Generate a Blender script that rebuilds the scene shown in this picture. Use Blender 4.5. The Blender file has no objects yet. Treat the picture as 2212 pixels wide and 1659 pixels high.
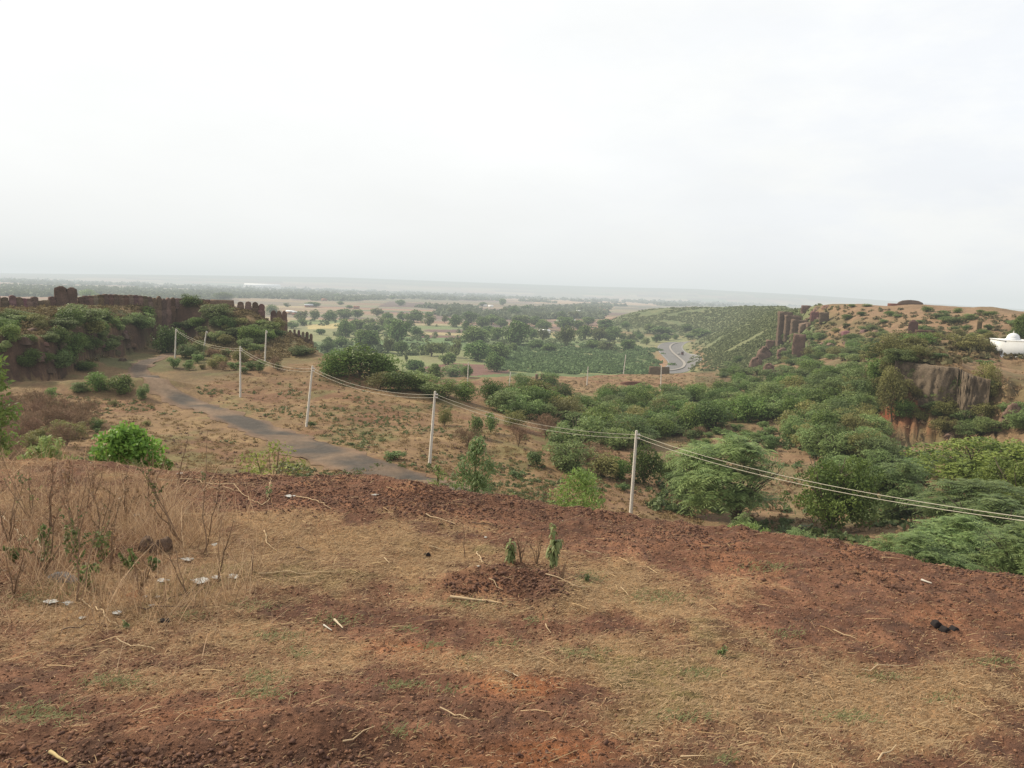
import bpy, math, random
import numpy as np
from mathutils import Matrix, Vector
rnd = random.Random(7)
RS = np.random.RandomState(11)
sc = bpy.context.scene
col = sc.collection
CZ = 40.0                      # height of the eye above the plain
W, Hh, FPX = 2212.0, 1659.0, 1736.0
PITCH, ROLL = math.radians(6.62), math.radians(1.98)

# ---------------------------------------------------------------- camera
Fv = np.array([0, math.cos(PITCH), -math.sin(PITCH)])
R0 = np.array([1.0, 0, 0]); U0 = np.array([0, math.sin(PITCH), math.cos(PITCH)])
Rv = math.cos(ROLL)*R0 + math.sin(ROLL)*U0
Uv = -math.sin(ROLL)*R0 + math.cos(ROLL)*U0
camd = bpy.data.cameras.new('camera'); cam = bpy.data.objects.new('camera', camd); col.objects.link(cam)
m = Matrix(((Rv[0], Uv[0], -Fv[0], 0), (Rv[1], Uv[1], -Fv[1], 0), (Rv[2], Uv[2], -Fv[2], CZ), (0, 0, 0, 1)))
cam.matrix_world = m
camd.sensor_width = 36; camd.lens = 36*FPX/W; camd.clip_start = 0.1; camd.clip_end = 60000
sc.camera = cam
sc.view_settings.view_transform = 'Standard'; sc.view_settings.look = 'None'; sc.view_settings.exposure = 0
sc.cycles.use_denoising = True
sc.cycles.max_bounces = 5; sc.cycles.diffuse_bounces = 2; sc.cycles.transmission_bounces = 2
sc.cycles.volume_bounces = 0; sc.cycles.transparent_max_bounces = 4; sc.cycles.glossy_bounces = 1

def ray(px, py):
    """pixel of the survey photo -> azimuth, slope"""
    d = FPX*Fv + (px-W/2)*Rv - (py-Hh/2)*Uv
    return math.atan2(d[0], d[1]), d[2]/math.hypot(d[0], d[1])
def pt(px, py, r):
    a, t = ray(px, py)
    return np.array([r*math.sin(a), r*math.cos(a), r*t])      # relative to the eye
def project(x, y, z):
    q = x*Rv[0]+y*Rv[1]+z*Rv[2]; u = x*Uv[0]+y*Uv[1]+z*Uv[2]; f = x*Fv[0]+y*Fv[1]+z*Fv[2]
    f = np.maximum(f, 1e-3)
    return W/2+FPX*q/f, Hh/2-FPX*u/f

# ---------------------------------------------------------------- noise
def _h(ix, iy, s):
    n = (ix.astype(np.int64)*374761393 + iy.astype(np.int64)*668265263 + s*974634777) & 0xffffffff
    n = ((n ^ (n >> 13))*1274126177) & 0xffffffff
    n = (n ^ (n >> 16)) & 0xffff
    return n/65535.0
def vn(x, y, s=0):
    ix = np.floor(x); iy = np.floor(y); fx = x-ix; fy = y-iy
    fx = fx*fx*fx*(fx*(fx*6-15)+10); fy = fy*fy*fy*(fy*(fy*6-15)+10)
    a = _h(ix, iy, s); b = _h(ix+1, iy, s); c = _h(ix, iy+1, s); d = _h(ix+1, iy+1, s)
    return (a*(1-fx)+b*fx)*(1-fy)+(c*(1-fx)+d*fx)*fy
def fbm(x, y, s=0, o=4):
    v = 0; a = 1; t = 0
    for k in range(o):
        v = v+a*vn(x*2**k+17.3*k, y*2**k-9.1*k, s+k); t += a; a *= .55
    return v/t
def sstep(a, b, x):
    t = np.clip((x-a)/(b-a), 0, 1); return t*t*(3-2*t)

# ---------------------------------------------------------------- terrain feature lines: (px, py, r) seen, or (px, None, r, z) hidden
XL, XR = -900, 3200
def flat(r, z): return [(XL, None, r, z), (XR, None, r, z)]
CREST = [(-400, 1000, 17), (0, 1005, 16), (200, 1003, 15.6), (430, 1025, 14.6), (560, 1031, 14.2), (700, 1035, 13.7), (830, 1034, 13.2), (880, 1040, 13.0),
         (950, 1057, 12.7), (1000, 1064, 12.6), (1150, 1086, 12.4), (1300, 1108, 12.2), (1380, 1120, 12.1), (1530, 1140, 12), (1700, 1165, 11.9), (1850, 1187, 11.7),
         (2000, 1215, 11.6), (2212, 1258, 11.4), (2700, 1330, 11.2)]
L = []
L.append(flat(.5, -1.62)); L.append(flat(2.2, -2.1)); L.append(flat(5.2, -3.15)); L.append(flat(8.6, -3.36))
L.append(CREST)
def below(line, kr, dz):
    o = []
    for (px, py, r) in line:
        p = pt(px, py, r); o.append((px, py, r*kr, p[2]-dz, 1))
    return o
L.append(below(CREST, 1.10, .55))
L.append([(XL, None, 27, -9.5), (400, None, 27, -10.5), (1100, None, 26, -11.5), (1700, None, 24, -10.5), (2212, None, 22, -9), (XR, None, 22, -8.5)])
L.append([(-500, 1010, 70), (0, 1012, 68), (300, 1020, 66), (600, 1040, 62), (830, 1045, 60), (950, 1065, 58), (1150, 1095, 56), (1360, 1122, 58), (1500, 1135, 60),
          (1700, 1160, 56), (1850, 1180, 52), (2000, 1200, 48), (2212, 1240, 44), (2700, 1300, 40)])
L.append([(-500, 905, 95), (0, 920, 90), (300, 920, 88), (600, 930, 84), (830, 940, 82), (950, 960, 78), (1150, 990, 74), (1360, 1040, 71), (1500, 1060, 74), (1700, 1050, 78),
          (1850, 1040, 80), (2000, 1030, 82), (2212, 1040, 78), (2700, 1060, 76)])
L.append([(-500, 850, 118), (0, 832, 118), (100, 822, 122), (200, 794, 140), (270, 770, 158), (340, 752, 172), (400, 768, 158), (450, 782, 145), (520, 792, 138), (600, 786, 140),
          (690, 782, 140), (760, 802, 130), (850, 840, 118), (950, 868, 112), (1050, 895, 106), (1150, 930, 96), (1300, 980, 90), (1450, 1000, 90), (1600, 980, 98), (1750, 950, 110),
          (1850, 945, 114), (1950, 942, 117), (2100, 940, 115), (2212, 930, 112), (2700, 900, 112)])
L.append([(-500, 735, 128), (0, 724, 121.5), (100, 726, 125.5), (200, 720, 144), (290, 714, 162), (340, 722, 184), (400, 735, 176), (450, 752, 164), (520, 762, 158), (600, 760, 156),
          (690, 768, 152), (760, 782, 165), (850, 802, 175), (950, 830, 172), (1050, 848, 170), (1150, 870, 165), (1300, 882, 160), (1450, 882, 158), (1600, 880, 152), (1750, 862, 150),
          (1850, 852, 150), (1900, 880, 128), (1925, 905, 122), (2000, 905, 122), (2100, 905, 119.5), (2212, 885, 116), (2700, 870, 116)])
L.append([(-500, 668, 165), (0, 670, 166), (150, 664, 172), (300, 661, 180), (450, 660, 182), (540, 672, 181), (600, 706, 180), (660, 738, 178), (690, 762, 172), (760, 790, 215),
          (850, 803, 215), (950, 838, 208), (1050, 848, 206), (1150, 852, 204), (1300, 850, 206), (1450, 850, 208), (1600, 840, 208), (1750, 820, 205), (1850, 800, 195), (1900, 790, 150),
          (1935, 783, 128), (2000, 790, 126.5), (2070, 798, 124.5), (2095, 811, 123.5), (2140, 822, 121.5), (2212, 850, 118.5), (2700, 850, 118)])
L.append([(XL, None, 210, -22), (540, None, 215, -24), (690, None, 225, -30), (760, None, 265, -32), (850, None, 262, -30), (950, 822, 262), (1050, 826, 262), (1150, 822, 270), (1300, 809, 275),
          (1450, 808, 275), (1600, 804, 270), (1750, 782, 250), (1850, 765, 235), (1900, 762, 215), (1935, 760, 190), (2000, 753, 185), (2100, 765, 172), (2212, 775, 163), (2700, 775, 163)])
L.append([(XL, None, 300, -38), (1480, None, 345, -38), (1530, None, 350, -36), (1600, 790, 360), (1700, 762, 330), (1750, 748, 300), (1850, 745, 270), (1935, 741, 240), (2000, 731, 235), (2100, 727, 230),
          (2212, 731, 230), (2700, 731, 230)])
L.append([(XL, None, 450, -38), (1485, None, 450, -38), (1545, 757, 450), (1600, 737, 430), (1680, 722, 380), (1750, 702, 340), (1850, 692, 310), (1935, 692, 300), (2000, 692, 295), (2100, 696, 290),
          (2212, 702, 285), (2700, 710, 285)])
L.append([(XL, None, 700, -38), (1470, None, 700, -38), (1520, 720, 720), (1560, 706, 700), (1620, 690, 600), (1680, 678, 480), (1750, 663, 365), (1800, 656, 350), (1850, 656, 345), (1935, 661, 340), (2000, 664, 335),
          (2100, 672, 330), (2212, 682, 325), (2700, 700, 325)])
L.append([(XL, None, 950, -38), (1270, None, 950, -38), (1300, 703, 960), (1340, 684, 960), (1400, 670, 960), (1440, 667, 950), (1500, 665.5, 930), (1600, 665.5, 850), (1690, 663, 700), (1750, None, 560, -12), (1850, None, 520, -16),
          (XR, None, 520, -16)])
L.append(flat(1500, -38)); L.append(flat(4000, -40)); L.append(flat(6500, -43))
L.append([(-500, 588, 9000), (0, 590, 9000), (400, 594, 9000), (734, 599, 9000), (1000, 609, 9000), (1280, 619, 9000), (1500, 624, 9000), (1758, 638, 9000), (2000, 655, 9000), (2212, 668, 9000), (2700, 690, 9000)])
L.append(flat(14000, -60))

AZ = np.arange(math.radians(-52), math.radians(52), .0026)
def steps(a, b, s): return np.arange(math.log(a), math.log(b), s)
LR = np.concatenate([steps(.5, 4.2, .012), steps(4.2, 18, .0032), steps(18, 420, .0075), steps(420, 1600, .011), steps(1600, 14000, .03), [math.log(14000)]])
RR = np.exp(LR)
NA, NR = len(AZ), len(RR)
KR = []; KZ = []
for line in L:
    a = []; r = []; z = []
    for e in line:
        if len(e) == 3: p = pt(*e); a.append(ray(e[0], e[1])[0]); r.append(math.log(e[2])); z.append(p[2])
        else: a.append(ray(e[0], e[1] if e[1] else 780)[0]); r.append(math.log(e[2])); z.append(e[3])
    o = np.argsort(a); a = np.array(a)[o]; r = np.array(r)[o]; z = np.array(z)[o]
    kr = np.interp(AZ, a, r); kz = np.interp(AZ, a, z)
    k = np.array([1, 2, 3, 2, 1.]); k /= k.sum()
    sm = lambda v: np.convolve(np.pad(v, 2, mode='edge'), k, 'valid')
    KR.append(sm(kr)); KZ.append(sm(kz))
KR = np.array(KR); KZ = np.array(KZ)
for i in range(1, len(KR)): KR[i] = np.maximum(KR[i], KR[i-1]+.02)
def pchip(x, y, q):
    h = np.diff(x); d = np.diff(y)/h
    mm = np.zeros_like(y); w1 = 2*h[1:]+h[:-1]; w2 = h[1:]+2*h[:-1]
    ok = d[1:]*d[:-1] > 0
    with np.errstate(divide='ignore', invalid='ignore'):
        mm[1:-1] = np.where(ok, (w1+w2)/(w1/d[:-1]+w2/d[1:]), 0)
    mm[0] = d[0]; mm[-1] = d[-1]
    i = np.clip(np.searchsorted(x, q)-1, 0, len(h)-1); t = (q-x[i])/h[i]
    t = np.clip(t, 0, 1)
    return y[i]*(1+2*t)*(1-t)**2 + mm[i]*h[i]*t*(1-t)**2 + y[i+1]*t*t*(3-2*t) + mm[i+1]*h[i]*t*t*(t-1)
ZG = np.empty((NA, NR))
for j in range(NA): ZG[j] = pchip(np.exp(KR[:, j]), KZ[:, j], RR)
AG, RG = np.meshgrid(AZ, RR, indexing='ij')
XG = RG*np.sin(AG); YG = RG*np.cos(AG)
PX0, PY0 = project(XG, YG, ZG)
crest_r = np.exp(KR[4])[:, None]
plain = sstep(-34, -37.5, ZG)*(RG > 240) + (RG > 1000)
plain = np.clip(plain, 0, 1)
# mounds and outcrops on the mesa top
def bump(px, py, r, sx, sy, h):
    p = pt(px, py, r); return h*np.exp(-(((XG-p[0])/sx)**2+((YG-p[1])/sy)**2))
def onmesa(px, py):
    a, t = ray(px, py); return -3.33/t
onm = lambda px, py, *k: bump(px, py, onmesa(px, py), *k)
rag = .5+fbm(XG*1.6, YG*1.6, 90, 3)
ZG += onm(1120, 1262, .85, .32, .13)*rag + onm(1010, 1262, .35, .25, .12)*rag + onm(1200, 1290, .3, .3, .1) + onm(1260, 1310, .5, .2, .05)
ZG += onm(930, 1085, .5, .3, .16)*rag + onm(830, 1075, .5, .25, .1)*rag + onm(640, 1060, 1.2, .4, .07)*rag + onm(700, 1100, .8, .35, .08)*rag
ZG += onm(300, 1640, 2.0, .35, .12)*rag+onm(700, 1620, .8, .3, .08)*rag
for lam in (.06, .12, .25, .6, 1.5, 4, 11, 30, 80):
    w = sstep(lam*2.2, lam*6, RG)*(1-sstep(lam*150, lam*400, RG))
    amp = .062*lam if lam > .3 else .105*lam
    amp = amp*np.where(RG < crest_r*1.05, np.where(lam > .7, .22, 1.0), 1.0)
    nn = vn(XG/lam+3.1, YG/lam+1.7, int(lam*100)) - .5
    if lam < .3: nn = np.abs(nn)*1.6-.4
    far_ = np.where((RG > crest_r*1.4) & (RG < 110), .55, 1.0)*np.where((PX0 < 700) & (RG > 150) & (RG < 200), .35, 1.0)*np.where((PX0 > 1280) & (RG > 340), .3, 1.0)
    ZG += nn*2*amp*w*(1-.93*plain)*far_
ZG += bump(250, 850, 113, 9, 3.2, 1.7) + bump(330, 842, 118, 4, 3, 1.2)
NEARCREST = np.exp(-((RG/crest_r-1)/.09)**2)
ZG += NEARCREST*(fbm(XG*2.6, YG*2.6, 5, 4)-.5)*.16
sc_m = ((PX0 < 420) & (RG > 116) & (RG < 170))*sstep(.35, .8, np.gradient(ZG, axis=1)/np.maximum(np.gradient(RG, axis=1), 1e-6))
ZG += sc_m*((np.abs(fbm(AG*170, RG*.12, 47, 4)-.5)*2-.3)*1.5+(vn(XG*.9, YG*.9+ZG*2, 12)-.5)*.5)
# gully ribs in the cliff under the right-hand plateau, broken scarp on the left ridge
cl = ((PX0 > 1850) & (RG > 105) & (RG < 123.5))
ZG += cl*(np.abs(fbm(AG*130, RG*.05, 44, 3)-.5)*2-.5)*2.2
PXG, PYG = project(XG, YG, ZG)
SLOPE = np.gradient(ZG, axis=1)/np.maximum(np.gradient(RG, axis=1), 1e-6)
SLA = np.gradient(ZG, axis=0)/(RG*.0026)

def gz(x, y):
    a = math.atan2(x, y); r = max(math.hypot(x, y), .51)
    j = (a-AZ[0])/.0026; i = np.interp(r, RR, np.arange(NR))
    j0 = int(min(max(j, 0), NA-2)); i0 = int(min(i, NR-2)); fj = min(max(j-j0, 0), 1); fi = i-i0
    return (ZG[j0, i0]*(1-fj)+ZG[j0+1, i0]*fj)*(1-fi)+(ZG[j0, i0+1]*(1-fj)+ZG[j0+1, i0+1]*fj)*fi
def hit(px, py, rmin=2.0):
    """ground point seen along a line of sight"""
    a, t = ray(px, py)
    j = int(min(max(round((a-AZ[0])/.0026), 0), NA-1))
    tt = ZG[j]/RR
    ok = np.where((tt >= t) & (RR > rmin))[0]
    if len(ok):
        i = ok[0]; r = RR[i]
        if i > 0 and tt[i] > tt[i-1]: r = RR[i-1]+(RR[i]-RR[i-1])*min(1, max(0, (t-tt[i-1])/(tt[i]-tt[i-1])))
    else: r = 3000.
    x, y = r*math.sin(a), r*math.cos(a)
    return np.array([x, y, gz(x, y)]), r
def at(px, r, py=780):
    a, _ = ray(px, py); x, y = r*math.sin(a), r*math.cos(a)
    return np.array([x, y, gz(x, y)])
def inpoly(px, py, poly):
    px = np.asarray(px); py = np.asarray(py); c = np.zeros(px.shape, bool); n = len(poly)
    for i in range(n):
        x1, y1 = poly[i]; x2, y2 = poly[(i+1) % n]
        if y1 == y2: continue
        k = ((y1 > py) != (y2 > py)) & (px < (x2-x1)*(py-y1)/(y2-y1)+x1)
        c ^= k
    return c
# ---------------------------------------------------------------- helpers: objects and materials
def tag(o, label=None, cat=None, group=None, kind=None):
    if label: o['label'] = label
    if cat: o['category'] = cat
    if group: o['group'] = group
    if kind: o['kind'] = kind
    return o
def thing(name, label, cat, loc, group=None, rz=0, sc_=None):
    o = bpy.data.objects.new(name, None); col.objects.link(o)
    o.location = (loc[0], loc[1], loc[2]+CZ); o.rotation_euler = (0, 0, rz)
    if sc_: o.scale = sc_
    o.empty_display_size = .3
    return tag(o, label, cat, group)
def link(name, me, parent=None, loc=None):
    o = bpy.data.objects.new(name, me); col.objects.link(o)
    if parent: o.parent = parent
    if loc is not None: o.location = (loc[0], loc[1], loc[2]+CZ)
    return o
def mesh_np(name, V, F, mats, C=None, mi=None, smooth=False):
    """V (n,3); F list of (k,3|4) index arrays; C (n,3) point colours"""
    V = np.asarray(V, np.float32); me = bpy.data.meshes.new(name)
    F = [np.asarray(f, np.int32) for f in F if len(f)]
    nl = sum(f.size for f in F); npoly = sum(len(f) for f in F)
    me.vertices.add(len(V)); me.vertices.foreach_set('co', V.ravel())
    me.loops.add(nl); me.loops.foreach_set('vertex_index', np.concatenate([f.ravel() for f in F]))
    me.polygons.add(npoly)
    tot = np.concatenate([np.full(len(f), f.shape[1], np.int32) for f in F])
    st = np.concatenate([[0], np.cumsum(tot)[:-1]]).astype(np.int32)
    me.polygons.foreach_set('loop_start', st)
    if mi is not None: me.polygons.foreach_set('material_index', np.asarray(mi, np.int32))
    if smooth: me.polygons.foreach_set('use_smooth', np.ones(npoly, bool))
    if C is not None:
        at_ = me.color_attributes.new('tint', 'FLOAT_COLOR', 'POINT')
        at_.data.foreach_set('color', np.concatenate([np.asarray(C, np.float32), np.ones((len(V), 1), np.float32)], 1).ravel())
    for x in (mats if isinstance(mats, (list, tuple)) else [mats]): me.materials.append(x)
    me.update(calc_edges=True); me.validate()
    return me
def node(nt, t, **k):
    n = nt.nodes.new(t)
    for a, b in k.items(): setattr(n, a, b)
    return n
def newmat(name):
    mt = bpy.data.materials.new(name); mt.use_nodes = True; nt = mt.node_tree
    for n in list(nt.nodes): nt.nodes.remove(n)
    o = node(nt, 'ShaderNodeOutputMaterial'); b = node(nt, 'ShaderNodeBsdfPrincipled')
    nt.links.new(b.outputs[0], o.inputs[0]); b.inputs['Specular IOR Level'].default_value = .15; b.inputs['Roughness'].default_value = .9
    return mt, nt, b, o
def noise(nt, scale, detail=3, rough=.6, vec=None):
    n = node(nt, 'ShaderNodeTexNoise'); n.inputs['Scale'].default_value = scale; n.inputs['Detail'].default_value = detail; n.inputs['Roughness'].default_value = rough
    if vec: nt.links.new(vec, n.inputs['Vector'])
    return n.outputs['Fac']
def rng(nt, f, a, b, lo, hi):
    n = node(nt, 'ShaderNodeMapRange'); nt.links.new(f, n.inputs[0])
    for i, v in enumerate((a, b, lo, hi)): n.inputs[1+i].default_value = v
    return n.outputs[0]
def mul(nt, a, b, op='MULTIPLY'):
    n = node(nt, 'ShaderNodeMath', operation=op)
    for i, v in enumerate((a, b)):
        if isinstance(v, (int, float)): n.inputs[i].default_value = v
        else: nt.links.new(v, n.inputs[i])
    return n.outputs[0]
def mixc(nt, f, a, b, mode='MIX'):
    n = node(nt, 'ShaderNodeMix', data_type='RGBA', blend_type=mode)
    for i, v in ((0, f), (6, a), (7, b)):
        if isinstance(v, (int, float)): n.inputs[i].default_value = v
        elif isinstance(v, tuple): n.inputs[i].default_value = (*v, 1)
        else: nt.links.new(v, n.inputs[i])
    return n.outputs[2]
def tintmat(name, scales, amt=.45, bump=None, bdist=.03, rough=.92, base=None, objspace=True):
    """surface whose large colour comes from the 'tint' attribute (or base) broken up by procedural noise"""
    mt, nt, b, o = newmat(name)
    if base is None:
        a = node(nt, 'ShaderNodeAttribute', attribute_name='tint'); c = a.outputs['Color']
    else:
        c = None
    tc = node(nt, 'ShaderNodeTexCoord'); vec = tc.outputs['Object']
    f = None
    for s, w in scales:
        v = rng(nt, noise(nt, s, 4, .65, vec), .25, .75, 1-amt*w, 1+amt*w)
        f = v if f is None else mul(nt, f, v)
    n = node(nt, 'ShaderNodeVectorMath', operation='SCALE'); nt.links.new(f, n.inputs['Scale'])
    if c is not None: nt.links.new(c, n.inputs[0])
    else: n.inputs[0].default_value = base
    nt.links.new(n.outputs[0], b.inputs['Base Color']); b.inputs['Roughness'].default_value = rough
    if bump:
        bp = node(nt, 'ShaderNodeBump'); bp.inputs['Strength'].default_value = 1; bp.inputs['Distance'].default_value = bdist
        nt.links.new(noise(nt, bump, 5, .7, vec), bp.inputs['Height']); nt.links.new(bp.outputs[0], b.inputs['Normal'])
    return mt
def leafmat(name, trans=.35, var=.25, rough=.55):
    mt, nt, b, o = newmat(name)
    a = node(nt, 'ShaderNodeAttribute', attribute_name='tint'); oi = node(nt, 'ShaderNodeObjectInfo')
    hs = node(nt, 'ShaderNodeHueSaturation'); nt.links.new(a.outputs['Color'], hs.inputs['Color'])
    nt.links.new(rng(nt, oi.outputs['Random'], 0, 1, .478, .503), hs.inputs['Hue'])
    r2 = node(nt, 'ShaderNodeMath', operation='FRACT'); nt.links.new(mul(nt, oi.outputs['Random'], 7.31), r2.inputs[0])
    nt.links.new(rng(nt, r2.outputs[0], 0, 1, 1-var, 1+var), hs.inputs['Value'])
    b.inputs['Roughness'].default_value = rough; b.inputs['Specular IOR Level'].default_value = .25
    nt.links.new(hs.outputs[0], b.inputs['Base Color'])
    tr = node(nt, 'ShaderNodeBsdfTranslucent'); nt.links.new(hs.outputs[0], tr.inputs[0])
    mx = node(nt, 'ShaderNodeMixShader'); mx.inputs[0].default_value = trans
    nt.links.new(b.outputs[0], mx.inputs[1]); nt.links.new(tr.outputs[0], mx.inputs[2]); nt.links.new(mx.outputs[0], o.inputs[0])
    return mt

# ---------------------------------------------------------------- ground colours
def C3(*c): return np.array(c, float)
def lerp(A, B, f): return A*(1-f[..., None])+B*f[..., None]
def soft(pts, jit=0):
    f = np.zeros_like(PXG)
    for (x, y, sx, sy, w) in pts: f += w*np.exp(-(((PXG-x)/sx)**2+((PYG-y)/sy)**2))
    return f
n1 = fbm(XG*.5, YG*.5, 21, 5); n2 = fbm(XG*1.9, YG*1.9, 31, 5); n3 = fbm(XG*.11, YG*.11, 41, 5); n4 = fbm(XG*7, YG*7, 51, 3); n5 = fbm(XG*.02, YG*.02, 61, 5)
GR = [(700, 1190, 430, 75, 1.0), (350, 1290, 330, 70, .8), (1330, 1300, 260, 50, .7), (1560, 1440, 330, 95, .85), (1880, 1580, 420, 110, .7), (450, 1400, 420, 70, .55), (200, 1090, 330, 60, .7),
      (1000, 1330, 260, 30, .5), (1340, 1240, 120, 40, .8), (2050, 1480, 260, 70, .45), (1150, 1420, 300, 40, .35), (700, 1480, 300, 40, .25), (1500, 1640, 300, 40, .5), (500, 1050, 200, 20, .3)]
SO = [(1560, 1170, 330, 48, 1.0), (1980, 1330, 300, 90, .75), (700, 1075, 300, 28, 1.0), (650, 1560, 420, 70, .7), (1120, 1265, 90, 35, 1.0), (1010, 1260, 50, 20, .8), (600, 1640, 800, 50, 1.0), (900, 1380, 200, 50, .7),
      (1000, 1490, 180, 40, .6), (1150, 1100, 150, 25, .8), (1250, 1340, 140, 28, .6), (1700, 1330, 120, 40, .5)]
gdens = np.clip(soft(GR)*1.15-soft(SO)*.9+(n2-.5)*1.5+(n1-.5)*1.3+.02, 0, 1)
orange = np.clip(soft([(1140, 1480, 120, 28, 1.3), (1190, 1630, 170, 50, 1.2), (1330, 1430, 60, 14, 1.0), (870, 1400, 110, 14, .6), (2100, 1330, 180, 40, .35), (1960, 1590, 250, 60, .55), (1640, 1190, 200, 40, .35), (380, 1540, 160, 25, .5)])+(n2-.58)*1.1, 0, 1)
gdens = .35*gdens+.65*sstep(.05, .95, gdens)
mesa = 1-sstep(1.02, 1.25, RG/crest_r)
T_soil = lerp(C3(.122, .063, .042), C3(.19, .101, .064), sstep(.3, .7, n2)); T_soil = lerp(T_soil, C3(.085, .05, .038), sstep(.5, .68, n4)*.7)
T_soil = lerp(T_soil, C3(.26, .105, .045), orange*.75)
T_mesa = lerp(T_soil, lerp(C3(.225, .15, .08), C3(.30, .205, .112), n4), gdens*.75)
T_mesa = lerp(T_mesa, C3(.11, .125, .05), sstep(.63, .72, fbm(XG*.9, YG*.9, 77, 4))*.55*gdens)
dark = soft([(700, 1640, 330, 40, 1), (1050, 1700, 200, 60, .5), (160, 1600, 200, 50, .7)])
T_mesa *= (1-.35*np.clip(dark, 0, 1))[..., None]
# field below
T_f = lerp(C3(.185, .118, .062), C3(.155, .083, .046), sstep(.45, .68, n3)); T_f = lerp(T_f, C3(.235, .16, .08), sstep(.52, .7, n1)*.7)
T_f = lerp(T_f, C3(.12, .115, .045), sstep(.52, .72, fbm(XG*.23, YG*.23, 81, 5))*.65)
T_f = lerp(T_f, C3(.12, .065, .045), sstep(.6, .75, n2)*.5)
rav = sstep(1250, 1500, PXG+(PYG-1000)*.6)*sstep(18, 30, RG)
T_f = lerp(T_f, lerp(C3(.13, .11, .055), C3(.21, .135, .08), sstep(.4, .6, n3)), rav*.7)
T_f = lerp(T_f, C3(.21, .12, .065), np.clip(soft([(60, 920, 130, 60, 1.2)]), 0, 1)*.7)
# ridges and slopes
T_r = lerp(C3(.10, .072, .038), C3(.17, .112, .058), sstep(.35, .65, n3)); T_r = lerp(T_r, C3(.085, .095, .038), sstep(.48, .62, fbm(XG*.16, YG*.16, 91, 5))*.6)
rock = sstep(.35, .8, SLOPE)*(RG > crest_r*1.3)
T_rock = lerp(C3(.042, .026, .021), C3(.09, .05, .036), n2)
T_x = lerp(T_f, T_r, sstep(100, 140, RG)*(1-sstep(480, 900, PXG)*(PXG < 1500)))
T_x = lerp(T_x, C3(.215, .135, .08), np.clip(soft([(2000, 672, 150, 20, 1.3), (1860, 672, 70, 16, 1.1), (2150, 695, 120, 22, 1.2), (1960, 712, 150, 18, 1.0), (2150, 900, 60, 40, .9), (1400, 825, 260, 22, .25), (2150, 780, 140, 30, .9), (1720, 925, 90, 30, .9), (2190, 925, 60, 30, .8), (1700, 780, 130, 16, .9)]), 0, 1)*.85)
T_x = lerp(T_x, T_rock, np.clip(rock, 0, 1)*(PXG < 1850)*.9)
gul = np.clip(soft([(1960, 918, 55, 50, 1.8), (1905, 930, 40, 45, 1.1)]), 0, 1)*sstep(.2, .9, SLOPE)
T_x = lerp(T_x, lerp(C3(.17, .055, .03), C3(.27, .098, .05), fbm(AG*130, RG*.3, 3, 3)), gul)
# plain: field strips
ca, sa = math.cos(.22), math.sin(.22)
U = XG*ca+YG*sa+60*(n5-.5); Vv = -XG*sa+YG*ca+50*(fbm(XG*.006, YG*.006, 5, 3)-.5)
scl = np.where(RG > 2600, 2.6, np.where(RG > 1300, 1.5, 1.0))
iv = np.floor(Vv/(62*scl)); wid = 120+140*_h(iv.astype(int), iv.astype(int)*0, 5)
iu = np.floor(U/(wid*scl)+_h(iv.astype(int), iv.astype(int)*0+3, 6)*7)
hh = _h(iu.astype(int), iv.astype(int), 9)
pal = np.array([(.30, .20, .115), (.27, .15, .09), (.13, .085, .07), (.33, .24, .13), (.20, .15, .10), (.115, .13, .06), (.25, .17, .10), (.17, .105, .08), (.29, .20, .12), (.22, .19, .10)])
pal = pal*np.array([.82, .9, 1.0])
T_p = pal[np.clip((hh*len(pal)).astype(int), 0, len(pal)-1)]*(.85+.3*n5[..., None])
palg = np.array([(.095, .145, .05), (.12, .165, .06), (.18, .19, .08), (.085, .13, .045), (.14, .15, .065)])
T_g = palg[np.clip((hh*5).astype(int), 0, 4)]*(.8+.4*n3[..., None])
T_p = lerp(T_p, T_g, (1-sstep(620, 900, RG))*.85)
T_p = lerp(T_p, lerp(C3(.085, .10, .055), C3(.15, .125, .08), n5), sstep(.5, .56, fbm(XG*.0021, YG*.0005, 14, 4))*sstep(1300, 2600, RG)*.75)
T_p = lerp(T_p, C3(.30, .15, .085), np.clip(soft([(1420, 712, 170, 9, 1.2), (1290, 690, 120, 10, .5), (1430, 785, 22, 30, 1.0)]), 0, 1)*.8)
for poly, c in [
    ([(665, 752), (880, 728), (1010, 728), (1010, 748), (840, 758), (680, 768)], (.105, .155, .06)),
    ([(660, 702), (740, 697), (745, 708), (665, 712)], (.34, .28, .13)), ([(625, 692), (735, 690), (740, 698), (650, 701)], (.15, .18, .075)),
    ([(920, 712), (1012, 713), (1010, 719), (912, 717)], (.12, .075, .065)), ([(905, 718), (1010, 720), (1008, 725), (900, 723)], (.30, .24, .13)), ([(900, 724), (1010, 726), (1008, 731), (896, 729)], (.13, .075, .06)), ([(880, 704), (1015, 703), (1010, 711), (880, 711)], (.14, .17, .075)),
    ([(905, 795), (975, 784), (1090, 790), (1100, 806), (1020, 812), (940, 812)], (.15, .08, .062)), ([(1010, 812), (1160, 815), (1155, 832), (1010, 832)], (.11, .145, .06)),
    ([(905, 770), (1010, 770), (1010, 780), (920, 784)], (.17, .165, .08)),
    ([(840, 651), (965, 657), (930, 665), (815, 663)], (.105, .07, .06)), ([(640, 640), (800, 646), (780, 651), (630, 648)], (.15, .11, .095)), ([(1200, 660), (1330, 664), (1300, 676), (1130, 668)], (.31, .21, .12)),
    ([(1170, 645), (1500, 648), (1420, 660), (1150, 655)], (.29, .20, .125)),
    ([(1190, 720), (1240, 716), (1245, 728), (1195, 730)], (.30, .25, .12))]:
    mk = inpoly(PXG+(n3-.5)*8, PYG+(n3-.5)*2, poly) & (RG > 300)
    T_p = np.where(mk[..., None], np.array(c)*(.85+.3*n3[..., None]), T_p)
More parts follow.
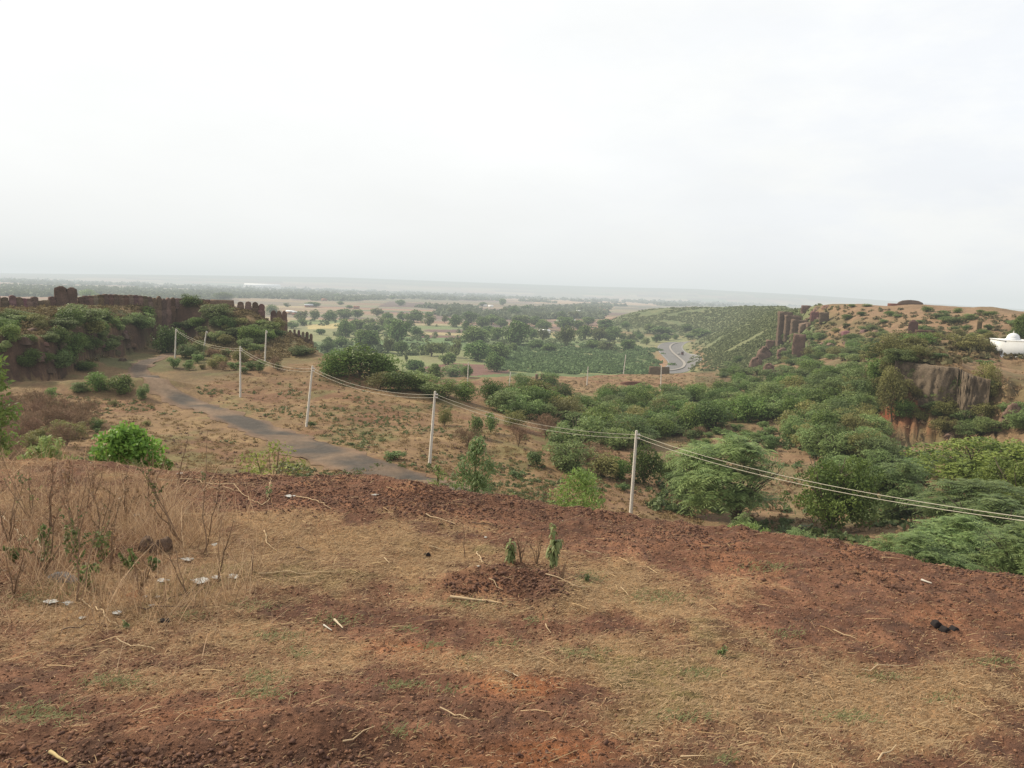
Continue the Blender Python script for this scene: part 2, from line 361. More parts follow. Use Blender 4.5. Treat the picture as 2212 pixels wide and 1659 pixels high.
T_hill = lerp(C3(.098, .118, .052), C3(.135, .14, .065), sstep(.45, .65, n3))
hillm = ((PXG > 1290) & (RG > 280) & (ZG > -37)).astype(float)*sstep(-37.5, -34, ZG)
T_x = lerp(T_x, T_hill, hillm*(PXG < 1760))
T_x = lerp(T_x, C3(.20, .115, .065), np.clip(soft([(1500, 772, 26, 22, 1.3), (1535, 795, 25, 12, 1)]), 0, 1)*.85*(RG > 300))
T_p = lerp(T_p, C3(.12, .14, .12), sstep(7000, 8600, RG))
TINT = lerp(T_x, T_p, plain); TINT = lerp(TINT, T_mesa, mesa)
TINT = lerp(TINT, TINT*np.array([1.16, 1.10, 1.04]), mesa)
TINT = np.clip(TINT, .005, .9)
idx = np.arange(NA*NR).reshape(NA, NR)
Q = np.stack([idx[:-1, :-1], idx[1:, :-1], idx[1:, 1:], idx[:-1, 1:]], -1).reshape(-1, 4)
Q = Q[:, ::-1]
GV = np.stack([XG, YG, ZG+CZ], -1).reshape(-1, 3)
M_ground = tintmat('laterite_ground', [(90, .55), (22, .6), (3.1, .5), (.35, .4)], .62, bump=38, bdist=.035)
ground = link('ground', mesh_np('ground', GV, [Q], M_ground, TINT.reshape(-1, 3), smooth=True))
tag(ground, kind='structure')

# ---------------------------------------------------------------- ribbons: road, tracks
def ribbon(name, P, width, mat, lift, nseg=7, jag=.0, step=.8, side=0, tint=None, stretch=None):
    P = [np.array(p[:2]) for p in P]; pts = []
    for a, b in zip(P[:-1], P[1:]):
        n = max(2, int(np.linalg.norm(b-a)/step)); pts += [a+(b-a)*k/n for k in range(n)]
    pts.append(P[-1]); pts = np.array(pts)
    k = 9
    if len(pts) > 3*k:
        kk = np.ones(k)/k; pts = np.stack([np.convolve(np.pad(pts[:, i], k//2, mode='edge'), kk, 'valid') for i in (0, 1)], 1)
    d = np.gradient(pts, axis=0); d /= np.linalg.norm(d, axis=1)[:, None]; nrm = np.stack([d[:, 1], -d[:, 0]], 1)
    V = []; C = []
    for i, p in enumerate(pts):
        for j in range(nseg+1):
            s = j/nseg*2-1
            w = (width(math.hypot(*p)) if callable(width) else width)/2
            jj = (vn(np.array([p[0]*.5]), np.array([p[1]*.5+j*9]), 3)[0]-.5)*2*jag + (vn(np.array([p[0]*2.3]), np.array([p[1]*2.3+j*9]), 4)[0]-.5)*jag if abs(s) == 1 else 0
            q = p+nrm[i]*(side+s*w+(jj if s > 0 else -jj))
            edge = -.06 if (abs(s) == 1 and jag) else 0
            V.append((q[0], q[1], gz(q[0], q[1])+CZ+lift+edge))
            if tint is not None: C.append(tint(s, q))
    n = len(pts); F = [(i*(nseg+1)+j, i*(nseg+1)+j+1, (i+1)*(nseg+1)+j+1, (i+1)*(nseg+1)+j) for i in range(n-1) for j in range(nseg)]
    o = link(name, mesh_np(name, V, [np.array(F)[:, ::-1]], mat, np.array(C) if C else None, smooth=True))
    return o, pts, nrm
M_track = tintmat('worn_asphalt', [(14, .4), (1.7, .5), (.3, .4)], .5, bump=30, bdist=.02)
def trk(s, q):
    n = fbm(np.array([q[0]*.3]), np.array([q[1]*.3]), 7, 4)[0]
    a = np.array([.068, .058, .050]); b = np.array([.17, .118, .08]); c = np.array([.17, .105, .065])
    x = a+(b-a)*min(1, max(0, (n-.42)*3.5)); e = max(0, abs(s)-.6)/.4
    far = float(np.clip((math.hypot(q[0], q[1])-112)/25, 0, .22)); x = x*(1-far)+c*far; return x*(1-e*.75)+c*e*.75
rp = [hit(*q, rmin=22)[0] for q in [(745, 996), (690, 978), (640, 959), (590, 938), (540, 918), (490, 899), (440, 881), (400, 864), (365, 848), (333, 832), (306, 814), (296, 798), (312, 786), (335, 776), (360, 768), (395, 762)]]
d0 = rp[0]-rp[1]; d0 /= np.linalg.norm(d0[:2])
start = [rp[0]+d0*30+np.array([6, -4, 0]), rp[0]+d0*18+np.array([2, -1, 0]), rp[0]+d0*8]
road, _, _ = ribbon('village_road', start+rp, lambda r: float(np.interp(r, [70, 95, 115, 160], [5.2, 3.5, 2.8, 2.8])), M_track, .10, 12, .7, .7, tint=trk)
tag(road, kind='structure')
M_hw = tintmat('highway_asphalt', [(.8, .3), (.06, .3)], .3, base=(.15, .143, .14))
M_white = tintmat('road_paint', [(3, .3)], .2, base=(.38, .37, .35))
M_kerb = tintmat('kerb_concrete', [(2, .4)], .3, base=(.27, .245, .22))
med = [hit(*q, rmin=300)[0] for q in [(1470, 799), (1480, 789), (1476, 781), (1468, 775), (1460, 768), (1453, 762), (1448, 755), (1447, 750), (1450, 745.5), (1457, 742.3), (1468, 740), (1481, 738)]]
pre = [med[0]+np.array([-22, -22, 0]), med[0]+np.array([-8, -10, 0])]
for nm, sd in (('highway', 0),):
    hw, hp, hn = ribbon(nm, pre+med, 18.5, M_hw, .12, 10, 0, 3); tag(hw, kind='structure')
for s_ in (-8.7, 8.7):
    o, _, _ = ribbon('road_marking', pre+med, .22, M_white, .16, 1, 0, 3, side=s_); tag(o, kind='structure')

# ---------------------------------------------------------------- sky, sun, haze
w = bpy.data.worlds.new('World'); sc.world = w; w.use_nodes = True; nt = w.node_tree
for n in list(nt.nodes): nt.nodes.remove(n)
SUN_AZ, SUN_EL = math.radians(-62), math.radians(40)     # azimuth from the view direction, to the left is negative
wo = node(nt, 'ShaderNodeOutputWorld'); sky = node(nt, 'ShaderNodeTexSky', sky_type='NISHITA'); sky.sun_disc = False
sky.sun_elevation = SUN_EL; sky.sun_rotation = SUN_AZ; sky.dust_density = 6; sky.air_density = 1.2; sky.altitude = 500
b1 = node(nt, 'ShaderNodeBackground'); b1.inputs[1].default_value = .10; nt.links.new(sky.outputs[0], b1.inputs[0])
tc = node(nt, 'ShaderNodeTexCoord'); mp = node(nt, 'ShaderNodeMapping'); mp.inputs['Scale'].default_value = (1, 1, 2.6); nt.links.new(tc.outputs['Generated'], mp.inputs[0])
b2 = node(nt, 'ShaderNodeBackground'); b2.inputs[0].default_value = (.985, .993, .985, 1)
cl_ = noise(nt, 3.2, 6, .55, mp.outputs[0])
b2.inputs[1].default_value = 1.0
sx_ = node(nt, 'ShaderNodeSeparateXYZ'); nt.links.new(tc.outputs['Generated'], sx_.inputs[0])
gr_ = node(nt, 'ShaderNodeMapRange', interpolation_type='SMOOTHSTEP'); nt.links.new(sx_.outputs['Z'], gr_.inputs[0])
for i_, v_ in enumerate((-.02, .20, .975, 1.07)): gr_.inputs[1+i_].default_value = v_
nt.links.new(mul(nt, rng(nt, cl_, .35, .65, .99, 1.02), gr_.outputs[0]), b2.inputs[1])
pf_ = mul(nt, rng(nt, sx_.outputs['X'], -.05, .55, 0, .5), rng(nt, noise(nt, 5.5, 5, .6, mp.outputs[0]), .42, .62, 1, 0))
nt.links.new(mixc(nt, pf_, (.985, .993, .985), (.82, .86, .95)), b2.inputs[0])
mx = node(nt, 'ShaderNodeMixShader'); nt.links.new(rng(nt, cl_, .3, .7, .93, .98), mx.inputs[0])
nt.links.new(b1.outputs[0], mx.inputs[1]); nt.links.new(b2.outputs[0], mx.inputs[2]); nt.links.new(mx.outputs[0], wo.inputs[0])
sl = bpy.data.lights.new('sun', 'SUN'); sl.energy = 5.0; sl.angle = math.radians(2.5); sl.color = (1, .89, .69)
so = bpy.data.objects.new('sun', sl); col.objects.link(so)
sd = Vector((math.sin(SUN_AZ)*math.cos(SUN_EL), math.cos(SUN_AZ)*math.cos(SUN_EL), math.sin(SUN_EL)))
so.rotation_euler = sd.to_track_quat('Z', 'Y').to_euler(); so.location = (-60, 40, 120)
HS = 1/4800
hm = bpy.data.materials.new('haze'); hm.use_nodes = True; nt = hm.node_tree
for n in list(nt.nodes): nt.nodes.remove(n)
o = node(nt, 'ShaderNodeOutputMaterial'); ab = node(nt, 'ShaderNodeVolumeAbsorption'); ab.inputs[0].default_value = (0, 0, 0, 1); ab.inputs[1].default_value = HS
em = node(nt, 'ShaderNodeEmission'); em.inputs[0].default_value = (.735, .775, .768, 1); em.inputs[1].default_value = HS
ad = node(nt, 'ShaderNodeAddShader'); nt.links.new(ab.outputs[0], ad.inputs[0]); nt.links.new(em.outputs[0], ad.inputs[1]); nt.links.new(ad.outputs[0], o.inputs['Volume'])
x0, x1, y0, y1, z0, z1 = -16000, 16000, -3000, 15000, -70, 170
bv = [(x, y, z) for x in (x0, x1) for y in (y0, y1) for z in (z0, z1)]
bf = [(0, 1, 3, 2), (4, 6, 7, 5), (0, 4, 5, 1), (2, 3, 7, 6), (0, 2, 6, 4), (1, 5, 7, 3)]
hz = link('haze', mesh_np('haze', bv, [np.array(bf)], hm)); tag(hz, kind='structure')
# ---------------------------------------------------------------- foliage building blocks
def unit(v): return v/np.maximum(np.linalg.norm(v, axis=-1, keepdims=True), 1e-9)
def rdir(n, rs): return unit(rs.normal(size=(n, 3)))
def leafquads(P, Uu, Nn, Ln, Wd, diamond=True):
    Uu = unit(Uu); S = unit(np.cross(Nn, Uu)); n = len(P)
    Ln = np.broadcast_to(Ln, (n,))[:, None]; Wd = np.broadcast_to(Wd, (n,))[:, None]
    if diamond: V = np.stack([P-Uu*Ln/2, P+S*Wd/2+Uu*Ln*.05, P+Uu*Ln/2, P-S*Wd/2+Uu*Ln*.05], 1)
    else: V = np.stack([P-Uu*Ln/2-S*Wd/2, P-Uu*Ln/2+S*Wd/2, P+Uu*Ln/2+S*Wd/2*.8, P+Uu*Ln/2-S*Wd/2*.8], 1)
    return V.reshape(-1, 3), np.arange(n*4).reshape(n, 4)
def tube(P, R, k=5):
    P = np.asarray(P, float); n = len(P); R = np.broadcast_to(R, (n,))
    d = unit(np.gradient(P, axis=0)) if n > 2 else unit(np.repeat((P[1]-P[0])[None], n, 0))
    ref = np.where(np.abs(d[:, 2:3]) > .9, np.array([[1., 0, 0]]), np.array([[0., 0, 1]]))
    a = unit(np.cross(d, ref)); b = np.cross(d, a)
    th = np.arange(k)*2*math.pi/k
    V = (P[:, None]+R[:, None, None]*(np.cos(th)[None, :, None]*a[:, None]+np.sin(th)[None, :, None]*b[:, None])).reshape(-1, 3)
    F = [(i*k+j, i*k+(j+1) % k, (i+1)*k+(j+1) % k, (i+1)*k+j) for i in range(n-1) for j in range(k)]
    return V, np.array(F)
class MB:
    def __init__(s): s.V = []; s.F4 = []; s.F3 = []; s.C = []; s.n = 0
    def add(s, V, F, c=None):
        V = np.asarray(V, float); F = np.asarray(F)
        if not len(V): return
        (s.F4 if F.shape[1] == 4 else s.F3).append(F+s.n); s.V.append(V); s.n += len(V)
        c = np.array([.5, .5, .5]) if c is None else np.asarray(c, float)
        s.C.append(np.broadcast_to(c, (len(V), 3)))
    def mesh(s, name, mat, smooth=False):
        F = [np.concatenate(f) for f in (s.F4, s.F3) if f]
        return mesh_np(name, np.concatenate(s.V), F, mat, np.concatenate(s.C), smooth=smooth)
M_leaf = leafmat('leaf', .35, .34); M_leaf_fresh = leafmat('fresh_leaf', .4, .06); M_leaf_far = leafmat('distant_leaf', .25, .2, .8); M_dry = leafmat('dry_stalk', .2, .15, .9)
M_bark = tintmat('bark', [(9, .5)], .4)
M_straw = leafmat('straw', .25, .0, .9); M_stuffrock = tintmat('stone_chips', [(9, .4)], .3)
def clump_leaves(rs, clumps, n, ln, wd, cA, cB, flat_=0, droop=0., diamond=True, fill=.55):
    cl = np.array(clumps); wgt = cl[:, 3]**2; ci = rs.choice(len(cl), n, p=wgt/wgt.sum())
    d = rdir(n, rs); d[:, 2] = d[:, 2]+.25; d = unit(d)
    r = cl[ci, 3]*(fill+(1.05-fill)*rs.rand(n)**.6)
    P = cl[ci, :3]+d*r[:, None]*np.array([1, 1, 1-flat_*.65])
    Nn = unit(d*.8+rdir(n, rs)*.8+np.array([0, 0, .35+flat_]))
    Uu = rdir(n, rs)+d*.5; Uu[:, 2] -= droop
    ccol = rs.rand(len(cl))[ci]*.6+rs.rand(n)*.4
    c = np.asarray(cA)*(1-ccol[:, None])+np.asarray(cB)*ccol[:, None]; c = c*(.85+.3*rs.rand(n, 1))
    V, F = leafquads(P, Uu, Nn, ln*(.7+.6*rs.rand(n)), wd*(.7+.6*rs.rand(n)), diamond)
    return V, F, np.repeat(c, 4, 0)
def envelope(rs, n, z0=.25, rr=(.16, .26), flatb=False, lop=.1):
    out = []
    lx, ly = rs.uniform(-lop, lop, 2)
    for k in range(n):
        d = rdir(1, rs)[0]; d[2] = abs(d[2]) if flatb else d[2]; q = rs.rand()**.4*.36
        r = rs.uniform(*rr)
        zc = (z0+1)/2; hz = (1-z0)/2
        z = zc+d[2]*q/.36*(hz-r*.5)
        out.append((d[0]*q+lx*z, d[1]*q+ly*z, min(z, 1-r*.6), r))
    for k in range(n//3):      # stray sprays breaking the outline
        a = rs.uniform(0, 2*math.pi); el = rs.uniform(-.1, 1.1); q = rs.uniform(.36, .5); r = rs.uniform(.05, .1)
        out.append((math.cos(a)*math.cos(el)*q, math.sin(a)*math.cos(el)*q, max(.12, z0+(1-z0)*(.45+math.sin(el)*q*1.15)), r))
    return out
def stems(rs, mb, n, h, spread, r0, c, base=0., lean=.0, kids=2):
    for k in range(n):
        a = rs.uniform(0, 2*math.pi); s = spread*(.4+.6*rs.rand()); t = np.linspace(0, 1, 5)[:, None]
        tip = np.array([math.cos(a)*s, math.sin(a)*s, h*rs.uniform(.75, 1.05)])
        P = t*tip*np.array([1, 1, 1])+np.sin(t*math.pi)*rs.normal(size=3)*.05*h; P[:, :2] *= (t**.7)
        V, F = tube(P, r0*(1-.75*t[:, 0]), 5); mb.add(V, F, c)
        for j in range(kids):
            b = P[2+j % 2]; a2 = a+rs.uniform(-1.2, 1.2)
            e = b+np.array([math.cos(a2)*spread*.5, math.sin(a2)*spread*.5, h*rs.uniform(.12, .35)])
            V, F = tube([b, (b+e)/2+rs.normal(size=3)*.02*h, e], [r0*.45, r0*.3, r0*.12], 4); mb.add(V, F, c)
PROTO = {}
BARK = (.13, .10, .075)
def make_tree(key, seed, kind):
    rs = np.random.RandomState(seed); mb = MB(); tb = MB()
    if kind == 'round':      # broad-crowned tree of the plain
        cl = envelope(rs, 26, .08, (.17, .26)); mb.add(*clump_leaves(rs, cl, 2000, .06, .055, (.085, .155, .045), (.175, .245, .078), diamond=False))
        V, F = tube([(0, 0, -.05), (.01, 0, .2), (.03, .02, .5)], [.035, .03, .015], 6); tb.add(V, F, BARK); stems(rs, tb, 4, .6, .3, .018, BARK)
        mm = M_leaf_far
    elif kind == 'tall':     # loose tall tree, gaps in the crown
        cl = envelope(rs, 18, .12, (.12, .2), lop=.2); mb.add(*clump_leaves(rs, cl, 1200, .06, .05, (.11, .145, .055), (.185, .215, .08), diamond=False))
        V, F = tube([(0, 0, -.05), (.02, 0, .3), (.0, .02, .8)], [.035, .028, .01], 6); tb.add(V, F, BARK); stems(rs, tb, 5, .75, .32, .016, BARK)
        mm = M_leaf_far
    elif kind == 'dark':     # dense dark shrub
        cl = envelope(rs, 28, -.05, (.16, .25)); mb.add(*clump_leaves(rs, cl, 3600, .055, .036, (.065, .12, .028), (.16, .23, .058)))
        stems(rs, tb, 5, .6, .3, .016, BARK); mm = M_leaf
    elif kind == 'thorn':    # feathery grey-green thorn bush with spreading layers
        cl = [(x, y, z*.9, r) for x, y, z, r in envelope(rs, 30, -.08, (.15, .24), lop=.2)]
        mb.add(*clump_leaves(rs, cl, 3800, .085, .022, (.11, .168, .056), (.21, .275, .098), flat_=.6, droop=.1))
        stems(rs, tb, 7, .75, .38, .011, BARK); mm = M_leaf
    elif kind == 'yellow':   # yellowing / half dry bush
        cl = envelope(rs, 20, .06, (.14, .22)); mb.add(*clump_leaves(rs, cl, 2400, .06, .03, (.15, .155, .05), (.24, .235, .08)))
        stems(rs, tb, 6, .7, .34, .012, BARK); mm = M_leaf
    elif kind == 'dry':      # dry brown brush
        cl = envelope(rs, 16, .05, (.13, .22)); mb.add(*clump_leaves(rs, cl, 1500, .09, .012, (.17, .11, .065), (.25, .17, .10), droop=-.6))
        stems(rs, tb, 14, .95, .42, .008, (.19, .13, .085), kids=3); mm = M_dry
    elif kind == 'weedy':    # bright leafy low plant
        cl = envelope(rs, 14, .05, (.13, .22)); mb.add(*clump_leaves(rs, cl, 1300, .085, .05, (.115, .19, .06), (.19, .27, .095)))
        stems(rs, tb, 8, .85, .38, .01, (.12, .13, .06)); mm = M_leaf
    elif kind in ('acacia', 'mango'):
        n = 46
        cl = envelope(rs, n, .06, (.12, .2), lop=.15) if kind == 'acacia' else [(x*1.15, y*1.15, z*rs.uniform(.8, 1.02), r*rs.uniform(.55, 1)) for x, y, z, r in envelope(rs, n, .04, (.12, .2), lop=.22)]
        if kind == 'acacia':
            # sprays: arching twigs set with narrow leaflets
            d = []
            for k in range(1500):
                c = cl[rs.randint(n)]; dd = rdir(1, rs)[0]; dd[2] = abs(dd[2])*.8; s0 = np.array(c[:3])+dd*c[3]*.5
                out = unit(np.array([s0[0]*1.2+rs.normal()*.25, s0[1]*1.2+rs.normal()*.25, .25+rs.normal()*.2])); ln = rs.uniform(.09, .2)
                t = np.linspace(0, 1, 9)[:, None]; P = s0+out*ln*t+np.array([0, 0, -1])*ln*.55*t**2
                d.append(P)
            D = np.array(d); tang = np.gradient(D, axis=1); D = D.reshape(-1, 3); tang = unit(tang.reshape(-1, 3)); N = len(D)
            sh = np.repeat(rs.rand(1500), 9)[:, None]
            c = np.array((.11, .175, .062))*(1-sh)+np.array((.205, .275, .10))*sh
            side = unit(np.cross(tang, np.array([0, 0, 1.])))
            for sg in (-1, 1):
                Uu = side*sg+tang*.5+np.array([0, 0, -.25]); P = D+side*sg*.016
                V, F = leafquads(P, Uu, rdir(N, rs)*.5+np.array([0, 0, 1]), .042*(.7+.6*rs.rand(N)), .0085); mb.add(V, F, np.repeat(c*(.85+.3*rs.rand(N, 1)), 4, 0))
        else:
            mb.add(*clump_leaves(rs, cl, 11000, .038, .020, (.075, .13, .028), (.215, .29, .065)))
        V, F = tube([(0, 0, -.06), (.02, .0, .1), (.0, .02, .35)], [.028, .022, .012], 7); tb.add(V, F, BARK); stems(rs, tb, 9, .8, .36, .012, BARK, kids=3); mm = M_leaf
    PROTO[key] = (mb.mesh(key+'_crown', mm), tb.mesh(key+'_trunk', M_bark, True))
for k, s in (('round', 5), ('tall', 3), ('dark', 5), ('thorn', 5), ('yellow', 3), ('dry', 4), ('weedy', 3), ('acacia', 2), ('mango', 2)):
    for i in range(s): make_tree(k+str(i), 100*len(k)+i*7+ord(k[0]), k)
PC = {k: sum(1 for q in PROTO if q.startswith(k)) for k in ('round', 'tall', 'dark', 'thorn', 'yellow', 'dry', 'weedy', 'acacia', 'mango')}
def plant(kind, loc, w_, h_, name, label, cat, group=None, parts=('crown', 'trunk'), sink=.04):
    i = rnd.randrange(PC[kind]); cm, tm = PROTO[kind+str(i)]
    o = thing(name, label, cat, (loc[0], loc[1], loc[2]-sink*h_), group, rnd.uniform(0, 6.28), (w_, w_*rnd.uniform(.85, 1.15), h_))
    link(parts[0], cm, o); link(parts[1], tm, o)
    return o
def place(kind, px, py, wp, hp, name, label, cat, group=None, rmin=17, parts=('crown', 'trunk'), r=None):
    if r is None: p, r = hit(px, py, rmin)
    else: p = at(px, r)
    s = math.hypot(FPX, px-W/2); k = r/s
    return plant(kind, p, wp*k, hp*k, name, label, cat, group, parts)

# ---- trees on the plain, copied one by one from the photograph (px of foot, crown width, height)
Zb = [(450,545,100,100),(540,510,120,70),(580,640,150,130),(640,520,120,60),(610,465,80,40),(160,440,90,60),(250,440,60,70),(340,440,80,60),(440,425,110,55),(530,420,70,50),(655,410,80,50),(725,450,70,60),
(790,580,150,130),(820,440,60,50),(890,450,110,70),(910,545,70,60),(985,470,80,60),(985,420,60,35),(1095,455,40,50),(1155,480,80,70),(1120,400,50,40),(1265,455,100,70),(1335,490,80,70),(1400,465,90,60),
(1490,400,60,45),(1300,590,160,100),(1295,700,160,120),(1380,540,80,60),(1440,570,90,80),(1425,690,160,100),(1420,770,110,110),(1560,600,150,140),(1600,480,110,70),(1690,480,80,60),(1735,570,70,80),
(1740,500,90,60),(1870,500,110,80),(1885,610,110,130),(1940,430,80,50),(2000,560,90,80),(2100,570,100,80),(2030,470,80,50),(1620,380,60,40),(1725,390,40,35),(1550,410,70,55),(1010,670,110,90),(1080,665,60,80),
(1165,680,90,110),(1120,725,80,70),(845,705,30,50),(890,780,110,80),(940,800,50,50),(1040,825,100,90),(725,650,70,100),(810,655,80,80),(1235,805,70,70),(1515,570,70,60),(390,290,40,25),(225,350,90,30),
(805,340,60,35),(415,335,40,20),(755,300,40,20),(475,360,40,20),(70,350,40,25),(1340,345,50,25),(1475,340,50,40),(100,490,70,40),(280,530,60,35),(420,610,90,60),(330,590,60,40),(950,640,50,40),(1870,560,60,40),(1460,480,70,50),(1850,430,60,50),
(170,470,60,40),(690,480,80,60),(760,500,90,70),(860,490,60,50),(330,465,30,25),(1240,510,60,60),(1660,560,80,70),(1960,500,80,60),(2150,510,90,70),(2180,560,80,70),(1540,640,60,50),(1690,620,110,50),(1770,640,90,50),(2050,620,100,50),(2160,640,120,60)]
Zc = [(335,750,80,60),(570,800,110,90),(560,750,90,40),(935,780,100,65),(1080,840,150,80),(700,810,200,70),(130,770,120,60),(60,870,150,110),(230,830,150,90),(390,880,110,70),(360,970,130,100),(540,915,80,70),
(640,890,100,70),(730,870,80,60),(80,720,80,45),(830,860,60,45),(470,860,70,50),(300,870,80,60),(180,880,90,70),(960,850,70,40),(440,830,60,40)]
TREES = [(597.4+x*.3318, 546.2+y*.3318, w_*.3318, h_*.3318) for x, y, w_, h_ in Zb]+[(1280.1+x*.2161, 546.2+y*.2161, w_*.2161, h_*.2161) for x, y, w_, h_ in Zc]
LM = [(760, 745, 'long green crop field'), (960, 718, 'dark and tan ploughed strips'), (1000, 800, 'bare reddish ploughed plot'), (700, 704, 'pale straw-coloured field'), (1250, 785, 'feathery scrub flat'),
      (1450, 765, 'winding dual carriageway'), (1400, 712, 'red earth strip'), (645, 725, 'lowest row of broken merlons'), (900, 655, 'purple-brown ploughed field'), (1290, 690, 'distant village'), (1216, 723, 'small yellow stubble plot'),
      (1100, 690, 'middle brown terraces'), (1085, 770, 'paired big trees'), (850, 690, 'tree line behind the crop')]
used = {}
def nearest(x, y):
    return min(LM, key=lambda q: (q[0]-x)**2+((q[1]-y)*3)**2)
def rel(x, y, l):
    dx, dy = x-l[0], (y-l[1])*3
    if abs(dx) > abs(dy): a = 'left' if dx < 0 else 'right'; return ('just %s of' if abs(dx) < 60 else 'well %s of') % a
    return 'just beyond' if dy < 0 and dy > -60 else 'far beyond' if dy < 0 else 'in front of'
def uniq(fmt, extras):
    for e in extras:
        s = fmt % e
        if s not in used: used[s] = 1; return s, None
    return fmt % extras[0], True
for (x, y, w_, h_) in TREES:
    kind = 'tall' if h_ > w_*1.05 or rnd.random() < .15 else 'round'
    l = nearest(x, y); size = 'big' if h_ > 32 else 'medium' if h_ > 19 else 'small'
    shp = 'tall loose' if kind == 'tall' else 'broad flat' if h_ < w_*.62 else 'rounded'
    lab, dup = uniq('%s %s %%s tree %s the %s' % (size, shp, rel(x, y, l), l[2]), ['green', 'dull green', 'grey green', 'hazy green', 'leafy green', 'olive green', 'soft green', 'bushy green', 'dusty green', 'thick green'])
    place(kind, x, y+1, w_*1.28, h_*1.15, 'plain_tree', lab, 'tree', 'trees scattered over the plain', rmin=240)
# ---- dark undergrowth and field bushes between them: individual shrubs
def scatter(poly, n, kinds, wr, hr, name, cat, group, labels, rmin=17, mind=0, parts=('crown', 'stem'), seed=1, ok=None):
    rs = np.random.RandomState(seed); xs = [p[0] for p in poly]; ys = [p[1] for p in poly]; got = []; tries = 0
    while len(got) < n and tries < n*60:
        tries += 1
        x, y = rs.uniform(min(xs), max(xs)), rs.uniform(min(ys), max(ys))
        if not inpoly(x, y, poly): continue
        if 1885 < x < 2025 and 878 < y < 985: continue
        p, r = hit(x, y, rmin)
        if r > 2500: continue
        if mind and any(math.hypot(p[0]-q[0], p[1]-q[1]) < mind for q in got): continue
        if ok and not ok(x, y, r): continue
        got.append(p); k = kinds[rs.randint(len(kinds))]; w_ = rs.uniform(*wr); h_ = w_*rs.uniform(*hr)
        plant(k, p, w_, h_, name, labels[k], cat, group+', '+LOOK[k], parts)
    return got
LOOK = {'dark': 'dark dense ones', 'thorn': 'feathery ones', 'yellow': 'yellowing ones', 'dry': 'dry ones', 'weedy': 'bright ones', 'round': 'rounded ones'}
def labs(where, noun='bush'):
    return {'dark': 'dense dark green %s %s' % (noun, where), 'thorn': 'feathery grey-green thorn %s %s' % (noun, where), 'yellow': 'yellowing half-dry %s %s' % (noun, where),
            'dry': 'dry brown leafless %s %s' % (noun, where), 'weedy': 'small bright green leafy %s %s' % (noun, where), 'round': 'round green %s %s' % (noun, where)}
# ravine thicket
scatter([(1080, 900), (1110, 870), (1200, 862), (1330, 858), (1480, 855), (1600, 835), (1750, 818), (1850, 800), (1930, 830), (1890, 900), (1830, 925), (1700, 915), (1600, 915), (1450, 945), (1340, 985), (1220, 920)],
        170, ['dark', 'dark', 'dark', 'thorn', 'thorn', 'thorn', 'yellow'], (4.0, 7.2), (.5, .72), 'thicket_bush', 'bush', 'bushes of the ravine thicket', labs('crowded into the ravine thicket below the red knoll'), rmin=80, mind=1.9, seed=3)
scatter([(1100, 905), (1300, 880), (1500, 890), (1700, 880), (1850, 870), (1880, 900), (1700, 925), (1450, 955), (1300, 985)], 14, ['yellow', 'dry'], (2.2, 3.6), (.6, .85), 'thicket_bush', 'bush', 'bushes of the ravine thicket', labs('among the green ravine thicket'), rmin=80, seed=4)
# right-hand valley floor and foot of the cliff
scatter([(1700, 945), (1800, 900), (1880, 885), (1930, 905), (1935, 950), (1900, 1010), (1780, 990)], 44, ['dark', 'thorn', 'thorn', 'yellow'], (3.2, 5.6), (.6, .85), 'valley_bush', 'bush', 'bushes at the foot of the cliff', labs('on the valley floor left of the red cliff'), rmin=60, mind=2.2, seed=5)
scatter([(2010, 900), (2060, 870), (2212, 880), (2212, 930), (2100, 935), (2020, 940)], 15, ['thorn', 'yellow', 'thorn'], (3.2, 5.4), (.5, .7), 'valley_bush', 'bush', 'bushes right of the red gully', labs('right of the red gully under the retaining wall'), rmin=60, mind=2.4, seed=6)
scatter([(1860, 850), (1900, 800), (1935, 800), (2030, 840), (2130, 850), (2110, 880), (2020, 885), (1930, 890)], 46, ['yellow', 'thorn', 'yellow', 'dark'], (2.0, 3.8), (.7, 1.1), 'cliff_shrub', 'shrub', 'shrubs clinging to the cliff', labs('clinging to the cliff under the retaining wall', 'shrub'), rmin=60, mind=1.5, seed=7)
scatter([(1480, 940), (1660, 925), (1690, 960), (1640, 985), (1500, 975)], 30, ['weedy', 'weedy', 'dark'], (1.6, 2.8), (.4, .6), 'low_plant', 'plant', 'low leafy plants on the valley floor', labs('in the leafy patch behind the big acacia', 'plant'), rmin=60, mind=1.2, seed=8)
scatter([(1760, 990), (1900, 985), (2010, 1000), (2000, 1060), (1850, 1060), (1760, 1030)], 36, ['weedy', 'weedy', 'thorn'], (1.4, 2.8), (.4, .7), 'low_plant', 'plant', 'low plants in the right of the valley', labs('in the open valley behind the two trees', 'plant'), rmin=50, mind=1.0, seed=9)
